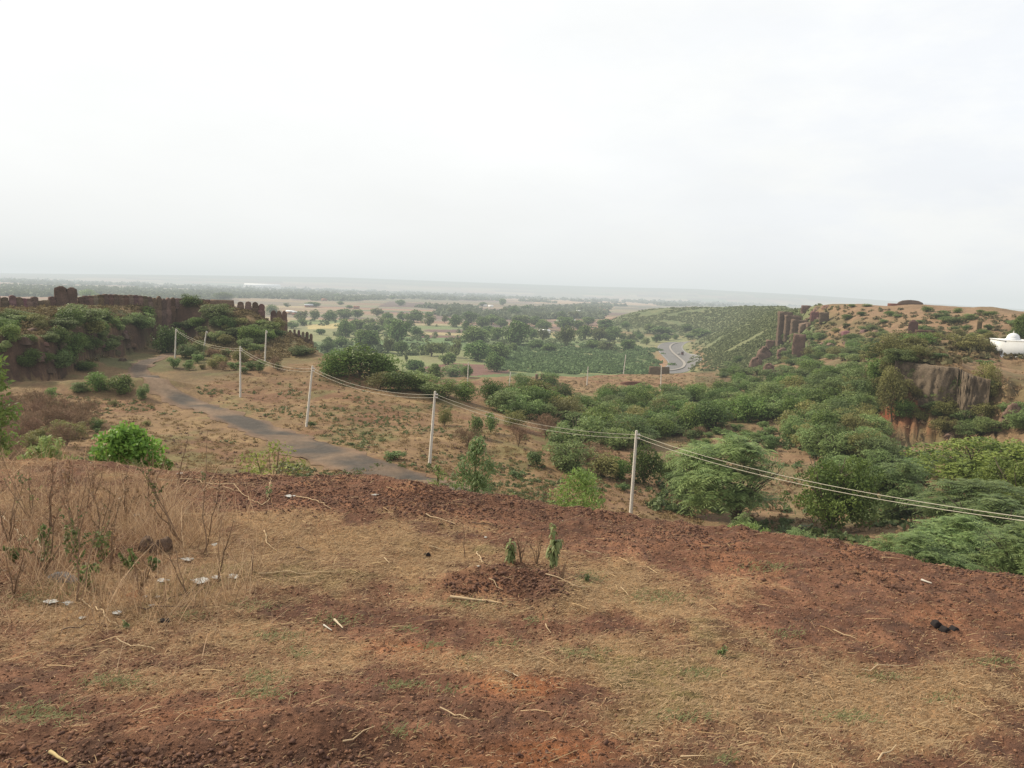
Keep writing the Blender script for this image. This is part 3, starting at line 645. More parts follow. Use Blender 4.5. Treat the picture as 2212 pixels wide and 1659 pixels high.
# field edge: bank of dense shrubs hiding the drop to the plain
for (x, y, w_, h_, k, lb) in [(728, 812, 75, 52, 'dark', 'leftmost dense shrub of the bank behind the second pole'), (778, 812, 110, 62, 'dark', 'largest dense dark shrub on the brink of the field'), (838, 822, 80, 52, 'dark', 'dense shrub right of the largest one on the brink'),
    (905, 842, 95, 46, 'thorn', 'feathery bush hanging over the brink behind the wire'), (862, 842, 80, 40, 'dark', 'low dark shrub just above the sagging wire'), (955, 858, 85, 44, 'thorn', 'feathery bush on the brink left of the third pole'),
    (1003, 866, 60, 42, 'dark', 'dark compact shrub right behind the third pole top'), (1063, 872, 72, 52, 'dark', 'round leafy shrub standing clear right of the third pole'), (975, 815, 60, 32, 'thorn', 'hazy bush below the red ploughed plot'),
    (1125, 832, 48, 24, 'dark', 'single dark bush on the small green plot'), (1180, 832, 50, 26, 'dark', 'dark bush beside the ruined gate pillars'), (820, 842, 70, 36, 'yellow', 'olive bush low on the field brink')]:
    place(k, x, y, w_*1.1, h_*1.1, 'brink_shrub', lb, 'shrub', 'shrubs along the brink of the field', rmin=60, parts=('crown', 'stem'))
# field: individual shrubs between the wire and the ravine
for (k, x, y, w_, h_, lb) in [('weedy', 1025, 942, 44, 52, 'left of two leafy bushes above the dark sapling'), ('weedy', 1060, 935, 40, 46, 'right of two leafy bushes above the dark sapling'), ('dry', 1120, 965, 60, 55, 'dry bush between the leafy pair and the thorn bushes'),
    ('thorn', 1250, 985, 145, 105, 'broad arching thorn bush in front of the dark thicket'), ('thorn', 1235, 1015, 120, 75, 'lower thorn bush in front of the arching one'), ('yellow', 1300, 1030, 100, 60, 'straw-coloured bush right of the lower thorn bush'),
    ('weedy', 1160, 1008, 46, 40, 'pale silvery green plant on the field right of the sapling'), ('dark', 1390, 1045, 85, 90, 'dark bush behind the tallest pole'), ('dark', 1335, 1035, 60, 55, 'dark bush left of the tallest pole'), ('yellow', 960, 920, 45, 45, 'dry yellow bush just left of the third pole'),
    ('dry', 1010, 965, 70, 50, 'dry bush below the leafy pair'), ('dry', 1270, 1005, 110, 60, 'dry brush between thorn bushes'), ('thorn', 1440, 1040, 70, 80, 'thorn bush right of the tallest pole'), ('dark', 1460, 1060, 60, 50, 'low dark bush at the left foot of the big acacia'),
    ('dry', 1180, 945, 90, 60, 'dry bush below the edge of the thicket'), ('yellow', 1110, 925, 70, 45, 'olive bush at the left tip of the thicket'), ('weedy', 1345, 1060, 36, 20, 'low plant left of the tallest pole foot'),
    ('weedy', 1120, 1035, 50, 20, 'low plant between sapling and bright bush'), ('weedy', 850, 993, 58, 20, 'low spreading plant right of the road'), ('weedy', 672, 922, 22, 12, 'tuft at the foot of the second pole')]:
    place(k, x, y, w_, h_, 'field_bush', lb, 'bush', 'bushes on the field', rmin=30, parts=('crown', 'stem'))
# near trees of the ravine
for (k, x, r, yb, w_, h_, lb) in [('acacia', 1585, 60, 1152, 300, 228, 'big feathery acacia right of the tallest pole, trunks showing'), ('mango', 1790, 56, 1180, 190, 225, 'dense dark tree right of the big acacia'),
    ('mango', 2095, 74, 1080, 290, 150, 'broad yellow-green tree below the red gully'), ('acacia', 1930, 62, 1140, 190, 160, 'loose acacia between the dark tree and the broad one'), ('acacia', 2140, 48, 1290, 330, 250, 'feathery acacia at the right edge of the photo, nearest of all'),
    ('acacia', 1985, 36, 1250, 200, 100, 'low acacia sprays over the mesa edge right of the gap'), ('acacia', 1710, 34, 1190, 130, 80, 'low acacia spray in front of the dark tree'), ('acacia', 1590, 36, 1160, 110, 62, 'light green low spray below the big acacia'),
    ('acacia', 1490, 64, 1090, 120, 110, 'smaller acacia left of the big one'), ('thorn', 2120, 62, 1170, 200, 100, 'hazy thorn bush behind the nearest acacia'), ('mango', 2200, 60, 1110, 180, 150, 'dark tree at the right edge beyond the acacias'),
    ('acacia', 2230, 42, 1330, 260, 180, 'acacia cut by the right edge of the photo'), ('acacia', 2040, 41, 1235, 240, 135, 'feathery acacia just left of the nearest one, low over the rim'), ('acacia', 2195, 38, 1265, 260, 150, 'hazy green acacia on the rim in the right corner'), ('acacia', 1900, 40, 1215, 130, 70, 'small feathery spray beside the bare gap in the trees')]:
    t = ray(x, yb)[1]; a = ray(x, yb)[0]; p = np.array([r*math.sin(a), r*math.cos(a), 0]); p[2] = gz(p[0], p[1])
    top = r*ray(x, yb-h_)[1]; h_m = max(top-p[2], .8); w_m = w_*r/math.hypot(FPX, x-W/2)
    plant(k, p, w_m, h_m, 'ravine_tree', lb, 'tree', 'trees of the near ravine', sink=.02)
# right-hand hill
scatter([(1700, 755), (1740, 745), (1900, 735), (1990, 735), (1980, 770), (1870, 790), (1760, 790), (1690, 790)], 48, ['dark', 'thorn', 'thorn', 'yellow'], (4, 7.5), (.38, .55), 'hillside_bush', 'bush', 'bushes on the slope below the bastion hill', labs('on the slope below the bastion hill'), rmin=120, mind=4, seed=11)
scatter([(1800, 680), (1900, 680), (2100, 690), (2212, 700), (2212, 712), (2000, 702), (1850, 700)], 12, ['thorn', 'thorn', 'dark'], (3, 5.5), (.35, .5), 'hilltop_bush', 'bush', 'bushes on top of the bastion hill', labs('on the flat top of the bastion hill'), rmin=120, mind=4, seed=12)
scatter([(1790, 660), (1850, 660), (2000, 668), (2150, 678), (2212, 684), (2212, 690), (1900, 668)], 8, ['dark', 'thorn'], (2.5, 4.5), (.35, .5), 'hilltop_bush', 'bush', 'bushes on the skyline of the hill', labs('on the skyline of the bastion hill'), rmin=120, mind=4, seed=13)
scatter([(1780, 700), (1900, 712), (2030, 712), (2130, 705), (2212, 720), (2212, 735), (2050, 738), (1860, 730), (1770, 720)], 26, ['dark', 'thorn', 'yellow'], (2.6, 5), (.4, .55), 'hillside_bush', 'bush', 'bushes below the hilltop', labs('on the hillside terrace around the lone stone stump'), rmin=120, mind=3.5, seed=14)
scatter([(1560, 790), (1640, 770), (1700, 770), (1780, 795), (1850, 800), (1820, 815), (1600, 828), (1560, 815)], 26, ['dark', 'thorn'], (4, 7.5), (.4, .55), 'slope_bush', 'bush', 'bushes around the end of the red knoll', labs('between the red knoll and the bastion hill'), rmin=120, mind=4, seed=15)
for (k, x, y, w_, h_, lb) in [('yellow', 1985, 772, 75, 30, 'yellow bush above the left end of the retaining wall'), ('yellow', 2090, 757, 105, 42, 'broad yellow bush just left of the white shrine'), ('yellow', 2120, 762, 60, 34, 'darker yellow bush touching the white shrine'),
    ('thorn', 1945, 785, 80, 42, 'green bush at the corner of the retaining wall'), ('yellow', 1925, 830, 60, 60, 'tall yellow-green shrub at the left cliff corner'), ('yellow', 2140, 860, 45, 50, 'yellow-green shrub at the right end of the retaining wall'), ('dark', 2205, 735, 36, 60, 'dark tree cut by the right edge behind the shrine'),
    ('weedy', 2130, 790, 40, 14, 'low green plant on the plateau below the shrine'), ('weedy', 2030, 775, 40, 14, 'low green plant on the plateau edge')]:
    place(k, x, y, w_, h_, 'plateau_bush', lb, 'bush', 'bushes on the shrine plateau', rmin=60, parts=('crown', 'stem'))
for i, (x, w_, h_, k_, lb) in enumerate([(1938, 5, 7.5, 'yellow', 'yellow-green shrub draped over the left end of the retaining wall'), (1962, 3.5, 2.6, 'dark', 'dark shrub at the foot of the retaining wall, left of middle'), (1995, 3.2, 2.0, 'yellow', 'yellowish shrub at the middle of the retaining wall foot'), (2030, 3.6, 2.4, 'thorn', 'feathery shrub under the middle of the retaining wall'), (2064, 3.4, 2.8, 'yellow', 'yellowish shrub under the step of the retaining wall'), (2100, 3.6, 2.6, 'dark', 'dark shrub under the low right part of the retaining wall'), (2135, 4, 3.8, 'yellow', 'pale shrub hiding the right end of the retaining wall')]):
    plant(k_, at(x, 121.4), w_, h_, 'wall_shrub', lb, 'shrub', 'shrubs along the foot of the retaining wall', ('crown', 'stem'))
for x, k_, w_ in ((1688, 'thorn', 5), (1703, 'dark', 4.5), (1718, 'thorn', 5.5), (1738, 'dark', 4.5), (1752, 'thorn', 5), (1768, 'thorn', 4.5)):
    plant(k_, hit(x, 735, 120)[0], w_*1.15, w_*.75, 'hillside_bush', 'bush growing against the foot of the ribbed bastion', 'bush', 'bushes at the foot of the ribbed bastion', ('crown', 'stem'))
scatter([(0, 740), (60, 715), (160, 730), (280, 718), (310, 745), (200, 770), (110, 800), (0, 820)], 20, ['dark', 'thorn', 'dark', 'dry'], (1.6, 3.6), (.5, .8), 'bank_shrub', 'shrub', 'shrubs on the dark bank of the left ridge', labs('on the dark cut bank of the left ridge', 'shrub'), rmin=100, mind=1.2, seed=52)
# left ridge
for (k, x, y, w_, h_, lb) in [('dark', 366, 762, 74, 66, 'big round dark tree where the road bends, left of the first pole'), ('thorn', 185, 700, 105, 50, 'broad grey-green thorn bush in the middle of the ridge slope'), ('thorn', 195, 655, 42, 36, 'feathery bush beside the ruined tower'),
    ('thorn', 300, 705, 75, 40, 'feathery bush right of the broad thorn bush'), ('dark', 412, 662, 46, 28, 'dark bush in front of the wall, right of middle'), ('dark', 482, 652, 44, 22, 'dark bush growing on the small bastion'), ('thorn', 470, 688, 75, 38, 'feathery bush below the small bastion'),
    ('dark', 490, 712, 52, 32, 'dark bush on the slope above the leaning pole'), ('dark', 540, 736, 60, 34, 'dark bush behind the thin fourth pole'), ('dark', 580, 735, 40, 26, 'dark bush below the arched merlons'), ('dark', 590, 680, 36, 22, 'dark bush beside the last arched merlons'),
    ('dark', 150, 758, 60, 56, 'dark shrub covering the end of the scarp'), ('dark', 125, 735, 50, 40, 'shrub draped over the scarp edge'), ('thorn', 30, 700, 55, 26, 'feathery bush under the left wall'), ('thorn', 62, 690, 50, 22, 'pale bush at the foot of the left wall'),
    ('dark', 135, 800, 52, 44, 'dark shrub at the foot of the lower scarp'), ('dark', 185, 800, 50, 24, 'low shrub right of the lower scarp'), ('dark', 215, 845, 58, 42, 'leafy shrub on the left verge, left of the pair'), ('dark', 262, 848, 60, 44, 'leafy shrub on the left verge, right of the pair'),
    ('thorn', 172, 848, 42, 30, 'small feathery shrub left of the leafy pair'), ('weedy', 112, 862, 28, 30, 'single round plant on the field at far left'), ('thorn', 60, 790, 40, 20, 'low plant on top of the lower scarp'), ('thorn', 400, 772, 40, 34, 'pale bush at the foot of the first pole'),
    ('thorn', 425, 768, 45, 40, 'pale bush between the first two poles'), ('yellow', 520, 785, 46, 34, 'olive bush beside the tall pole'), ('yellow', 470, 790, 40, 26, 'olive bush left of the tall pole'), ('weedy', 375, 795, 30, 26, 'bush on the bank above the road bend'),
    ('weedy', 410, 800, 26, 20, 'small plant on the bank right of the road bend'), ('thorn', 310, 862, 36, 40, 'feathery bush on the road corner'), ('weedy', 700, 790, 30, 12, 'low plant on the field rim'), ('dark', 708, 762, 40, 26, 'bush behind the rim below the ridge tip'),
    ('yellow', 600, 712, 40, 26, 'dry yellow bush left of the lowest merlons'), ('thorn', 650, 768, 60, 26, 'bush below the lowest merlons'), ('dark', 545, 880, 4, 4, None), ('dark', 205, 925, 45, 24, 'low dark plant on the dry field at left'), ('thorn', 230, 745, 60, 30, 'bush on top of the dark scarp')]:
    if lb: place(k, x, y, w_, h_, 'ridge_bush', lb, 'bush', 'bushes on the fort ridge', rmin=60, parts=('crown', 'stem'))
scatter([(0, 692), (150, 694), (300, 694), (450, 692), (560, 702), (610, 725), (560, 760), (430, 740), (330, 705), (200, 712), (0, 715)], 50, ['dark', 'thorn', 'thorn', 'yellow'], (2.0, 4.6), (.45, .7), 'slope_shrub', 'shrub', 'shrubs covering the fort ridge', labs('on the slope below the fort wall', 'shrub'), rmin=100, mind=2.5, seed=21)
scatter([(420, 770), (480, 760), (560, 775), (600, 800), (520, 810), (430, 800), (380, 790)], 24, ['weedy', 'yellow', 'dry', 'thorn'], (1.4, 2.8), (.5, .8), 'bank_shrub', 'shrub', 'shrubs on the bank around the poles', labs('on the bank around the tall pole', 'shrub'), rmin=100, mind=1.5, seed=22)
scatter([(0, 880), (150, 880), (200, 930), (140, 985), (0, 1000)], 36, ['dry', 'dry', 'dry', 'yellow'], (2, 3.4), (.6, .9), 'dry_brush', 'bush', 'dry brush below the left edge', labs('in the brown brush patch at far left'), rmin=40, mind=1.2, seed=23)
scatter([(0, 850), (150, 870), (330, 870), (330, 930), (180, 950), (0, 900)], 14, ['dry', 'yellow', 'weedy'], (.8, 1.8), (.4, .6), 'dry_brush', 'bush', 'low brush on the left field', labs('on the left field below the ridge'), rmin=40, mind=1.5, seed=24)

# ---- what nobody could count: scrub on the green hill, scrub flat, distant tree belts, weeds on the field
def scrub(name, spots, cA, cB, per, mat, leaf=.28, label=None, hz=.55):
    rs = np.random.RandomState(len(name)); V = []; C = []
    for (p, w_) in spots:
        n = per; d = rdir(n, rs); d[:, 2] = np.abs(d[:, 2]); q = rs.rand(n, 1)**.4
        P = np.asarray(p)+d*q*np.array([w_/2, w_/2, w_*hz])
        sh = rs.rand()*.6+rs.rand(n)*.4; c = np.asarray(cA)*(1-sh[:, None])+np.asarray(cB)*sh[:, None]
        v, _ = leafquads(P, rdir(n, rs), unit(d+rdir(n, rs)*.7+np.array([0, 0, .3])), w_*leaf*(.6+.8*rs.rand(n)), w_*leaf*.7*(.6+.8*rs.rand(n)), False)
        V.append(v); C.append(np.repeat(c, 4, 0))
    V = np.concatenate(V); C = np.concatenate(C); V[:, 2] += CZ
    o = link(name, mesh_np(name, V, [np.arange(len(V)).reshape(-1, 4)], mat, C)); tag(o, kind='stuff'); return o
def spots(poly, n, wr, rmin, seed, ok=None, rk=None, jit=0):
    rs = np.random.RandomState(seed); xs = [p[0] for p in poly]; ys = [p[1] for p in poly]; out = []
    for _ in range(n*40):
        if len(out) >= n: break
        x, y = rs.uniform(min(xs), max(xs)), rs.uniform(min(ys), max(ys))
        if not inpoly(x, y, poly): continue
        p, r = hit(x, y, rmin)
        if jit: p = np.array([p[0]+rs.normal()*jit, p[1]+rs.normal()*jit, 0]); p[2] = gz(p[0], p[1])
        if ok and not ok(x, y, r, p): continue
        out.append((p, rs.uniform(*wr)*(rk(r) if rk else 1)))
    return out
scrub('hill_scrub', spots([(1295, 702), (1340, 683), (1400, 667), (1440, 663), (1690, 661), (1690, 690), (1680, 740), (1700, 770), (1650, 795), (1560, 800), (1535, 775), (1520, 745), (1500, 722), (1400, 708)], 7000, (1.6, 3.6), 280, 31, jit=7,
      ok=lambda x, y, r, p: p[2] > -37.2 and fbm(np.array([p[0]*.02]), np.array([p[1]*.02]), 8, 3)[0] > .25), (.125, .155, .064), (.18, .20, .085), 14, M_leaf_far, .36, hz=.15)
scrub('scrub_thicket', spots([(1080, 752), (1180, 742), (1330, 748), (1400, 752), (1412, 790), (1400, 812), (1300, 806), (1200, 806), (1100, 800), (1060, 775)], 1100, (3.5, 7), 300, 32, jit=5), (.105, .18, .068), (.165, .25, .10), 44, M_leaf_far, .2, hz=.24)
scrub('distant_trees', spots([(0, 600), (700, 606), (1500, 636), (1760, 645), (1760, 662), (1320, 662), (1300, 690), (1000, 690), (640, 690), (600, 660), (0, 640)], 5200, (5, 12), 700, 33,
      ok=lambda x, y, r, p: p[2] < -36.5 and fbm(np.array([p[0]*.004]), np.array([p[1]*.0013]), 18, 3)[0] > .44 and r < 6500, rk=lambda r: 1+r/2600), (.08, .105, .055), (.13, .155, .08), 16, M_leaf_far, .42, hz=.4)
scrub('hedge_growth', spots([(640, 690), (1300, 690), (1420, 720), (1400, 745), (1080, 750), (900, 770), (700, 770), (640, 730)], 420, (2.5, 5.5), 300, 34,
      ok=lambda x, y, r, p: fbm(np.array([p[0]*.012]), np.array([p[1]*.02]), 28, 3)[0] > .52), (.09, .13, .055), (.15, .19, .08), 26, M_leaf_far, .3, hz=.7)
FIELD = [(0, 840), (330, 870), (520, 800), (690, 785), (850, 845), (1050, 900), (1250, 1000), (1450, 1060), (1530, 1140), (1300, 1108), (1000, 1062), (700, 1033), (430, 1025), (0, 1003)]
onroad = lambda p: np.min(np.linalg.norm(np.array([q[:2] for q in start+rp])-p[:2], axis=1)) < 3.4
scrub('knoll_grass', spots([(930, 845), (1150, 830), (1280, 812), (1450, 808), (1620, 806), (1600, 845), (1300, 850), (1100, 850)], 900, (.5, 1.4), 150, 43), (.19, .13, .07), (.27, .2, .11), 14, M_straw, .2, hz=.25)
scrub('field_weeds', spots(FIELD, 1500, (.25, .7), 30, 35, ok=lambda x, y, r, p: not onroad(p) and fbm(np.array([p[0]*.13]), np.array([p[1]*.13]), 38, 3)[0] > .46+.1*(x < 600)), (.13, .16, .06), (.20, .235, .09), 16, M_leaf, .26, hz=.4)
scrub('field_dry_grass', spots(FIELD, 3000, (.3, .9), 30, 36, ok=lambda x, y, r, p: not onroad(p)), (.19, .125, .062), (.29, .205, .10), 16, M_straw, .16, hz=.25)
scrub('field_stones', spots(FIELD, 700, (.12, .35), 30, 37, ok=lambda x, y, r, p: not onroad(p)), (.13, .08, .055), (.2, .125, .085), 10, M_stuffrock, .5, hz=.35)
scrub('valley_weeds', spots([(1400, 1000), (1700, 930), (1850, 960), (2212, 960), (2212, 1240), (1900, 1180), (1530, 1130), (1400, 1100)], 900, (.5, 1.3), 30, 38, ok=lambda x, y, r, p: fbm(np.array([p[0]*.1]), np.array([p[1]*.1]), 58, 3)[0] > .47), (.08, .12, .045), (.14, .18, .07), 22, M_leaf, .3, hz=.45)
scrub('valley_dry_grass', spots([(1400, 900), (1700, 900), (1900, 800), (2212, 700), (2212, 1200), (1530, 1130), (1150, 930)], 900, (.6, 1.5), 30, 39), (.2, .14, .075), (.3, .215, .12), 20, M_straw, .18, hz=.35)
scrub('ridge_grass', spots([(0, 660), (560, 655), (690, 760), (560, 790), (330, 750), (0, 830)], 1500, (.8, 2.0), 90, 40, ok=lambda x, y, r, p: abs(gz(p[0]*1.012, p[1]*1.012)-gz(p[0]*.988, p[1]*.988)) < .024*r*.5), (.11, .085, .04), (.20, .145, .07), 22, M_straw, .18, hz=.3)
scrub('hill_grass', spots([(1700, 690), (1800, 660), (2212, 685), (2212, 780), (1900, 790), (1700, 770)], 700, (1, 2.4), 120, 41), (.17, .12, .06), (.14, .15, .07), 14, M_straw, .34, hz=.35)
# ---------------------------------------------------------------- masonry
M_stone = tintmat('weathered_laterite', [(4.5, .6), (.9, .5), (18, .4)], .55, bump=6, bdist=.12)
M_white_wall = tintmat('whitewash', [(.7, .3), (5, .2)], .22, base=(.60, .61, .62))
M_roof = tintmat('thatch', [(3, .5)], .4, base=(.10, .07, .055))
M_conc = tintmat('pole_concrete', [(2.5, .3), (14, .2)], .28, base=(.56, .52, .46))
M_wire = tintmat('wire_aluminium', [(1, .1)], .1, base=(.5, .46, .38), rough=.6)
STN = np.array((.125, .08, .062))
def block(w_, d_, h_, rs, jit=.06, nz=7, arch=0., top=1., k=4):
    """rough masonry lump, footprint w x d, standing on z=0"""
    per = []
    for (ax, ay, bx, by) in ((-1, -1, 1, -1), (1, -1, 1, 1), (1, 1, -1, 1), (-1, 1, -1, -1)):
        for j in range(k): per.append((ax+(bx-ax)*j/k, ay+(by-ay)*j/k))
    per = np.array(per)*.5; m_ = len(per); V = []
    sd_ = rs.uniform(0, 90)
    for i in range(nz+1):
        t = i/nz; s = 1+(top-1)*t; sx = s
        if arch and t > 1-arch: sx = s*math.sqrt(max(.02, 1-((t-1+arch)/arch)**2*.93))
        for (x, y) in per: V.append((x*w_*sx, y*d_*s, h_*t))
    V.append((0, 0, h_*1.01)); V = np.array(V)
    nn = np.stack([fbm(V[:, 0]*1.7+sd_+j*31, V[:, 2]*1.7+V[:, 1]*1.3+j*7, 3+j, 3)-.5 for j in range(3)], 1)
    V += nn*2*jit*np.array([1, 1, .8])*max(min(w_, h_), .5)+rs.normal(size=V.shape)*jit*.12*min(w_, h_)
    F = [(i*m_+j, i*m_+(j+1) % m_, (i+1)*m_+(j+1) % m_, (i+1)*m_+j) for i in range(nz) for j in range(m_)]
    F3 = [(nz*m_+j, nz*m_+(j+1) % m_, len(V)-1) for j in range(m_)]
    return V, np.array(F), np.array(F3)
def put(mb, VF, loc, rz, c):
    V, F, F3 = VF; ca_, sa_ = math.cos(rz), math.sin(rz)
    V = np.stack([V[:, 0]*ca_-V[:, 1]*sa_, V[:, 0]*sa_+V[:, 1]*ca_, V[:, 2]], 1)+np.asarray(loc)
    n0 = mb.n; mb.add(V, F, c); mb.F3.append(F3+n0)
def tone(rs): return STN*(.75+.6*rs.rand())*np.array([1, 1+.1*rs.normal(), 1+.1*rs.normal()])
def stub(name, label, cat, px, yt, yb, wp, r=None, d_=1.2, arch=0., jit=.09, parts=None, group=None, seed=0, top=.92, c=None, rz=None):
    """one free-standing masonry lump as a thing"""
    rs = np.random.RandomState(seed+int(px))
    if r is None: p, r = hit(px, yb, 60)
    else: p = at(px, r)
    k = r/math.hypot(FPX, px-W/2); h_ = r*ray(px, yt)[1]-p[2]+.4
    mb = MB(); put(mb, block(wp*k, d_, h_, rs, jit, 8, arch, top), (0, 0, -.4), ray(px, yb)[0]*-1 if rz is None else rz, tone(rs) if c is None else c)
    o = link(name, mb.mesh(name, M_stone), None, p); return tag(o, label, cat, group)
def fort_wall(label, path, spacing, curtain, d_=.9, arch=.35, seed=0, gaps=(), name='fort_wall', wfac=.97, hv=.13):
    """curtain with merlons along (px, ytop, ybottom, r)"""
    rs = np.random.RandomState(seed); P = np.array(path, float)
    pts = []; 
    for a, b in zip(P[:-1], P[1:]):
        pa, pb = pt(a[0], a[2], a[3]), pt(b[0], b[2], b[3]); n = max(1, int(round(np.linalg.norm((pb-pa)[:2])/spacing)))
        for i in range(n): pts.append(a+(b-a)*(i+.5)/n)
    o0 = at(P[len(P)//2][0], P[len(P)//2][3]); root = thing(name, label, 'wall', o0)
    base = MB(); X = []
    for q in pts:
        p = at(q[0], q[3]); X.append((p, q[3]*ray(q[0], q[1])[1]))
    for i, (p, zt) in enumerate(X):
        nb = X[min(i+1, len(X)-1)][0]-X[max(i-1, 0)][0]; rz = math.atan2(nb[1], nb[0]); h_ = max(zt-p[2], .8)
        c = tone(rs)
        put(base, block(spacing*1.12, d_, h_*curtain+.5, rs, .05, 4), p-o0-np.array([0, 0, .5]), rz, c)
        if i in gaps: continue
        mb = MB(); put(mb, block(spacing*wfac, d_*.8, h_*(1-curtain)*rs.uniform(1-hv*2, 1+hv), rs, .07, 6, arch), p-o0+np.array([0, 0, h_*curtain-.1]), rz, c*rs.uniform(.8, 1.2))
        link('merlon', mb.mesh('merlon', M_stone), root)
    link('curtain', base.mesh('curtain', M_stone), root)
    return root
fort_wall('left end of the ruined fort wall running out of the photo, with a gap', [(-60, 640, 676, 165), (40, 637, 676, 166), (60, 642, 674, 167), (122, 637, 672, 169)], 1.05, .6, arch=.25, seed=1, gaps=(10, 11), hv=.12)
t_o = thing('ruined_tower', 'square ruined tower stub rising highest on the fort ridge', 'tower', at(148, 170))
for (px, yt, wp, dd) in ((136, 618, 25, 2.6), (159, 621, 20, 2.2)):
    rs = np.random.RandomState(int(px)); p = at(px, 170); k = 170/math.hypot(FPX, px-W/2); mb = MB()
    put(mb, block(wp*k, dd, 170*ray(px, yt)[1]-p[2]+.5, rs, .12, 10, .12, .9), p-np.array([t_o.location[0], t_o.location[1], t_o.location[2]-CZ])-np.array([0, 0, .5]), .5, STN*.9)
    link('masonry_block', mb.mesh('masonry_block', M_stone), t_o)
fort_wall('long middle stretch of the crumbling fort wall with many narrow merlons', [(172, 640, 666, 172), (225, 634, 664, 174), (300, 636, 662, 178), (380, 642, 661, 181), (455, 646, 662, 183)], .98, .66, arch=.25, seed=2, hv=.08)
stub('small_bastion', 'low square bastion block with bushes on top at the right of the long wall', 'bastion', 481, 648, 664, 50, 181, 3.0, jit=.05)
fort_wall('three tall arched merlons stepping down beside a solid block', [(512, 650, 676, 180), (545, 650, 678, 180), (572, 655, 684, 180)], 1.25, .42, d_=1.2, arch=.45, seed=4, hv=.05)
fort_wall('last arched merlons at the tip of the ridge above the plain', [(585, 668, 700, 180), (620, 671, 706, 180)], 1.15, .5, d_=1.2, arch=.5, seed=5, hv=.05)
fort_wall('lowest row of slender broken merlons descending below the ridge tip', [(622, 710, 735, 178), (650, 713, 741, 178), (676, 722, 750, 177)], .85, .35, d_=.7, arch=.3, seed=6, wfac=.6)
# bastions of the right-hand hill
bo = thing('ruined_bastion', 'tall broken bastion of ribbed stone columns on the edge of the right hill', 'bastion', at(1715, 345))
o0 = np.array([bo.location[0], bo.location[1], bo.location[2]-CZ])
for (px, yt, yb, wp, r) in ((1689, 674, 728, 28, 352), (1705, 681, 732, 32, 349), (1721, 691, 736, 34, 345), (1738, 697, 738, 34, 342), (1752, 701, 738, 30, 339), (1763, 712, 738, 24, 337)):
    rs = np.random.RandomState(int(px)); p = at(px, r); k = r/math.hypot(FPX, px-W/2); zt = r*ray(px, yt)[1]; zb = min(p[2], r*ray(px, yb)[1])
    mb = MB(); VF = block(wp*k, 3.4, zt-zb+1, rs, .07, 14, 0, .97, 6); sl_ = rs.uniform(-.16, .16); VF[0][:, 2] += VF[0][:, 2]/(zt-zb+1)*(VF[0][:, 0]*sl_*3+.5*(fbm(VF[0][:, 0]*1.1+px, VF[0][:, 1]*1.1, 5, 3)-.6)*2.2); put(mb, VF, np.array([p[0], p[1], zb-1])-o0, -ray(px, yb)[0]+.25, np.array((.15, .105, .078))*rs.uniform(.7, 1.2))
    link('stone_column', mb.mesh('stone_column', M_stone), bo)
stub('ruined_pier', 'thick broken pier on the slope below the ribbed bastion', 'ruin', 1724, 722, 772, 26, None, 3.2, jit=.1, c=STN*1.15)
for (px, yt, yb, wp, lb) in ((1759, 673, 692, 17, 'left of two squat stone stumps behind the ribbed bastion'), (1779, 675, 697, 20, 'right of two squat stone stumps behind the ribbed bastion'), (1740, 660, 675, 20, 'dark boulder on the hill crest behind the bastion')):
    stub('stone_stump', lb, 'ruin', px, yt, yb, wp, None, 2.6, jit=.1)
stub('stone_stump', 'lone upright wall stump standing on the hillside terrace', 'ruin', 1970, 691, 733, 20, None, 1.6, arch=.2, jit=.06)
stub('low_wall', 'low broken wall right of the lone stump', 'wall', 1996, 713, 733, 40, None, 1.0, jit=.05)
stub('stone_stump', 'thin dark pillar on the hillside left of the shrine', 'ruin', 2115, 693, 713, 10, None, 1.2, jit=.08)
stub('ruined_pier', 'broken pale block half buried below the bastion', 'ruin', 1665, 735, 756, 22, None, 3, jit=.14, c=STN*1.5)
for i, (px, yt, yb, wp, lb) in enumerate([(1650, 750, 778, 30, 'biggest tumbled rock on the slope left of the pier'), (1632, 772, 795, 26, 'tumbled rock lowest on the slope'), (1690, 752, 772, 24, 'rock between the pier and the tumbled rocks'), (1660, 785, 805, 26, 'rock at the bottom of the slope beside the red knoll'), (1793, 742, 756, 26, 'dark boulder right of the pier'),
                                          (2190, 870, 900, 30, 'stacked dark rock at the right edge under the plateau'), (2175, 885, 905, 24, 'rock below the stacked one at the right edge'), (2050, 935, 948, 24, 'dark soil lump at the foot of the red gully')]):
    stub('boulder', lb, 'rock', px, yt, yb, wp, None, 3.0, arch=.5, jit=.22, seed=i, top=.75, c=STN*1.3)
rs7 = np.random.RandomState(61); n_ = 0
for (x0_, x1_, y0_, y1_, cnt, where) in ((1690, 1800, 738, 775, 16, 'on the slope under the ribbed bastion'), (1780, 2060, 716, 742, 18, 'along the rocky ledge of the right hill'), (1720, 1800, 664, 690, 8, 'on the crest behind the ribbed bastion'), (20, 300, 715, 800, 22, 'on the broken scarp of the left ridge')):
    for _ in range(cnt):
        x, y = rs7.uniform(x0_, x1_), rs7.uniform(y0_, y1_); p, r = hit(x, y, 60); s_ = rs7.uniform(.9, 2.6) if x > 400 else rs7.uniform(.5, 1.4); mb = MB(); put(mb, block(s_*1.3, s_, s_*.75, rs7, .2, 5, .5, .75, 3), (0, 0, -.35*s_), rs7.uniform(0, 3), tone(rs7)*(.85 if x < 400 else 1.35))
        tag(link('boulder', mb.mesh('boulder', M_stone), None, p), 'dark reddish laterite boulder lying '+where, 'rock', 'boulders '+where)
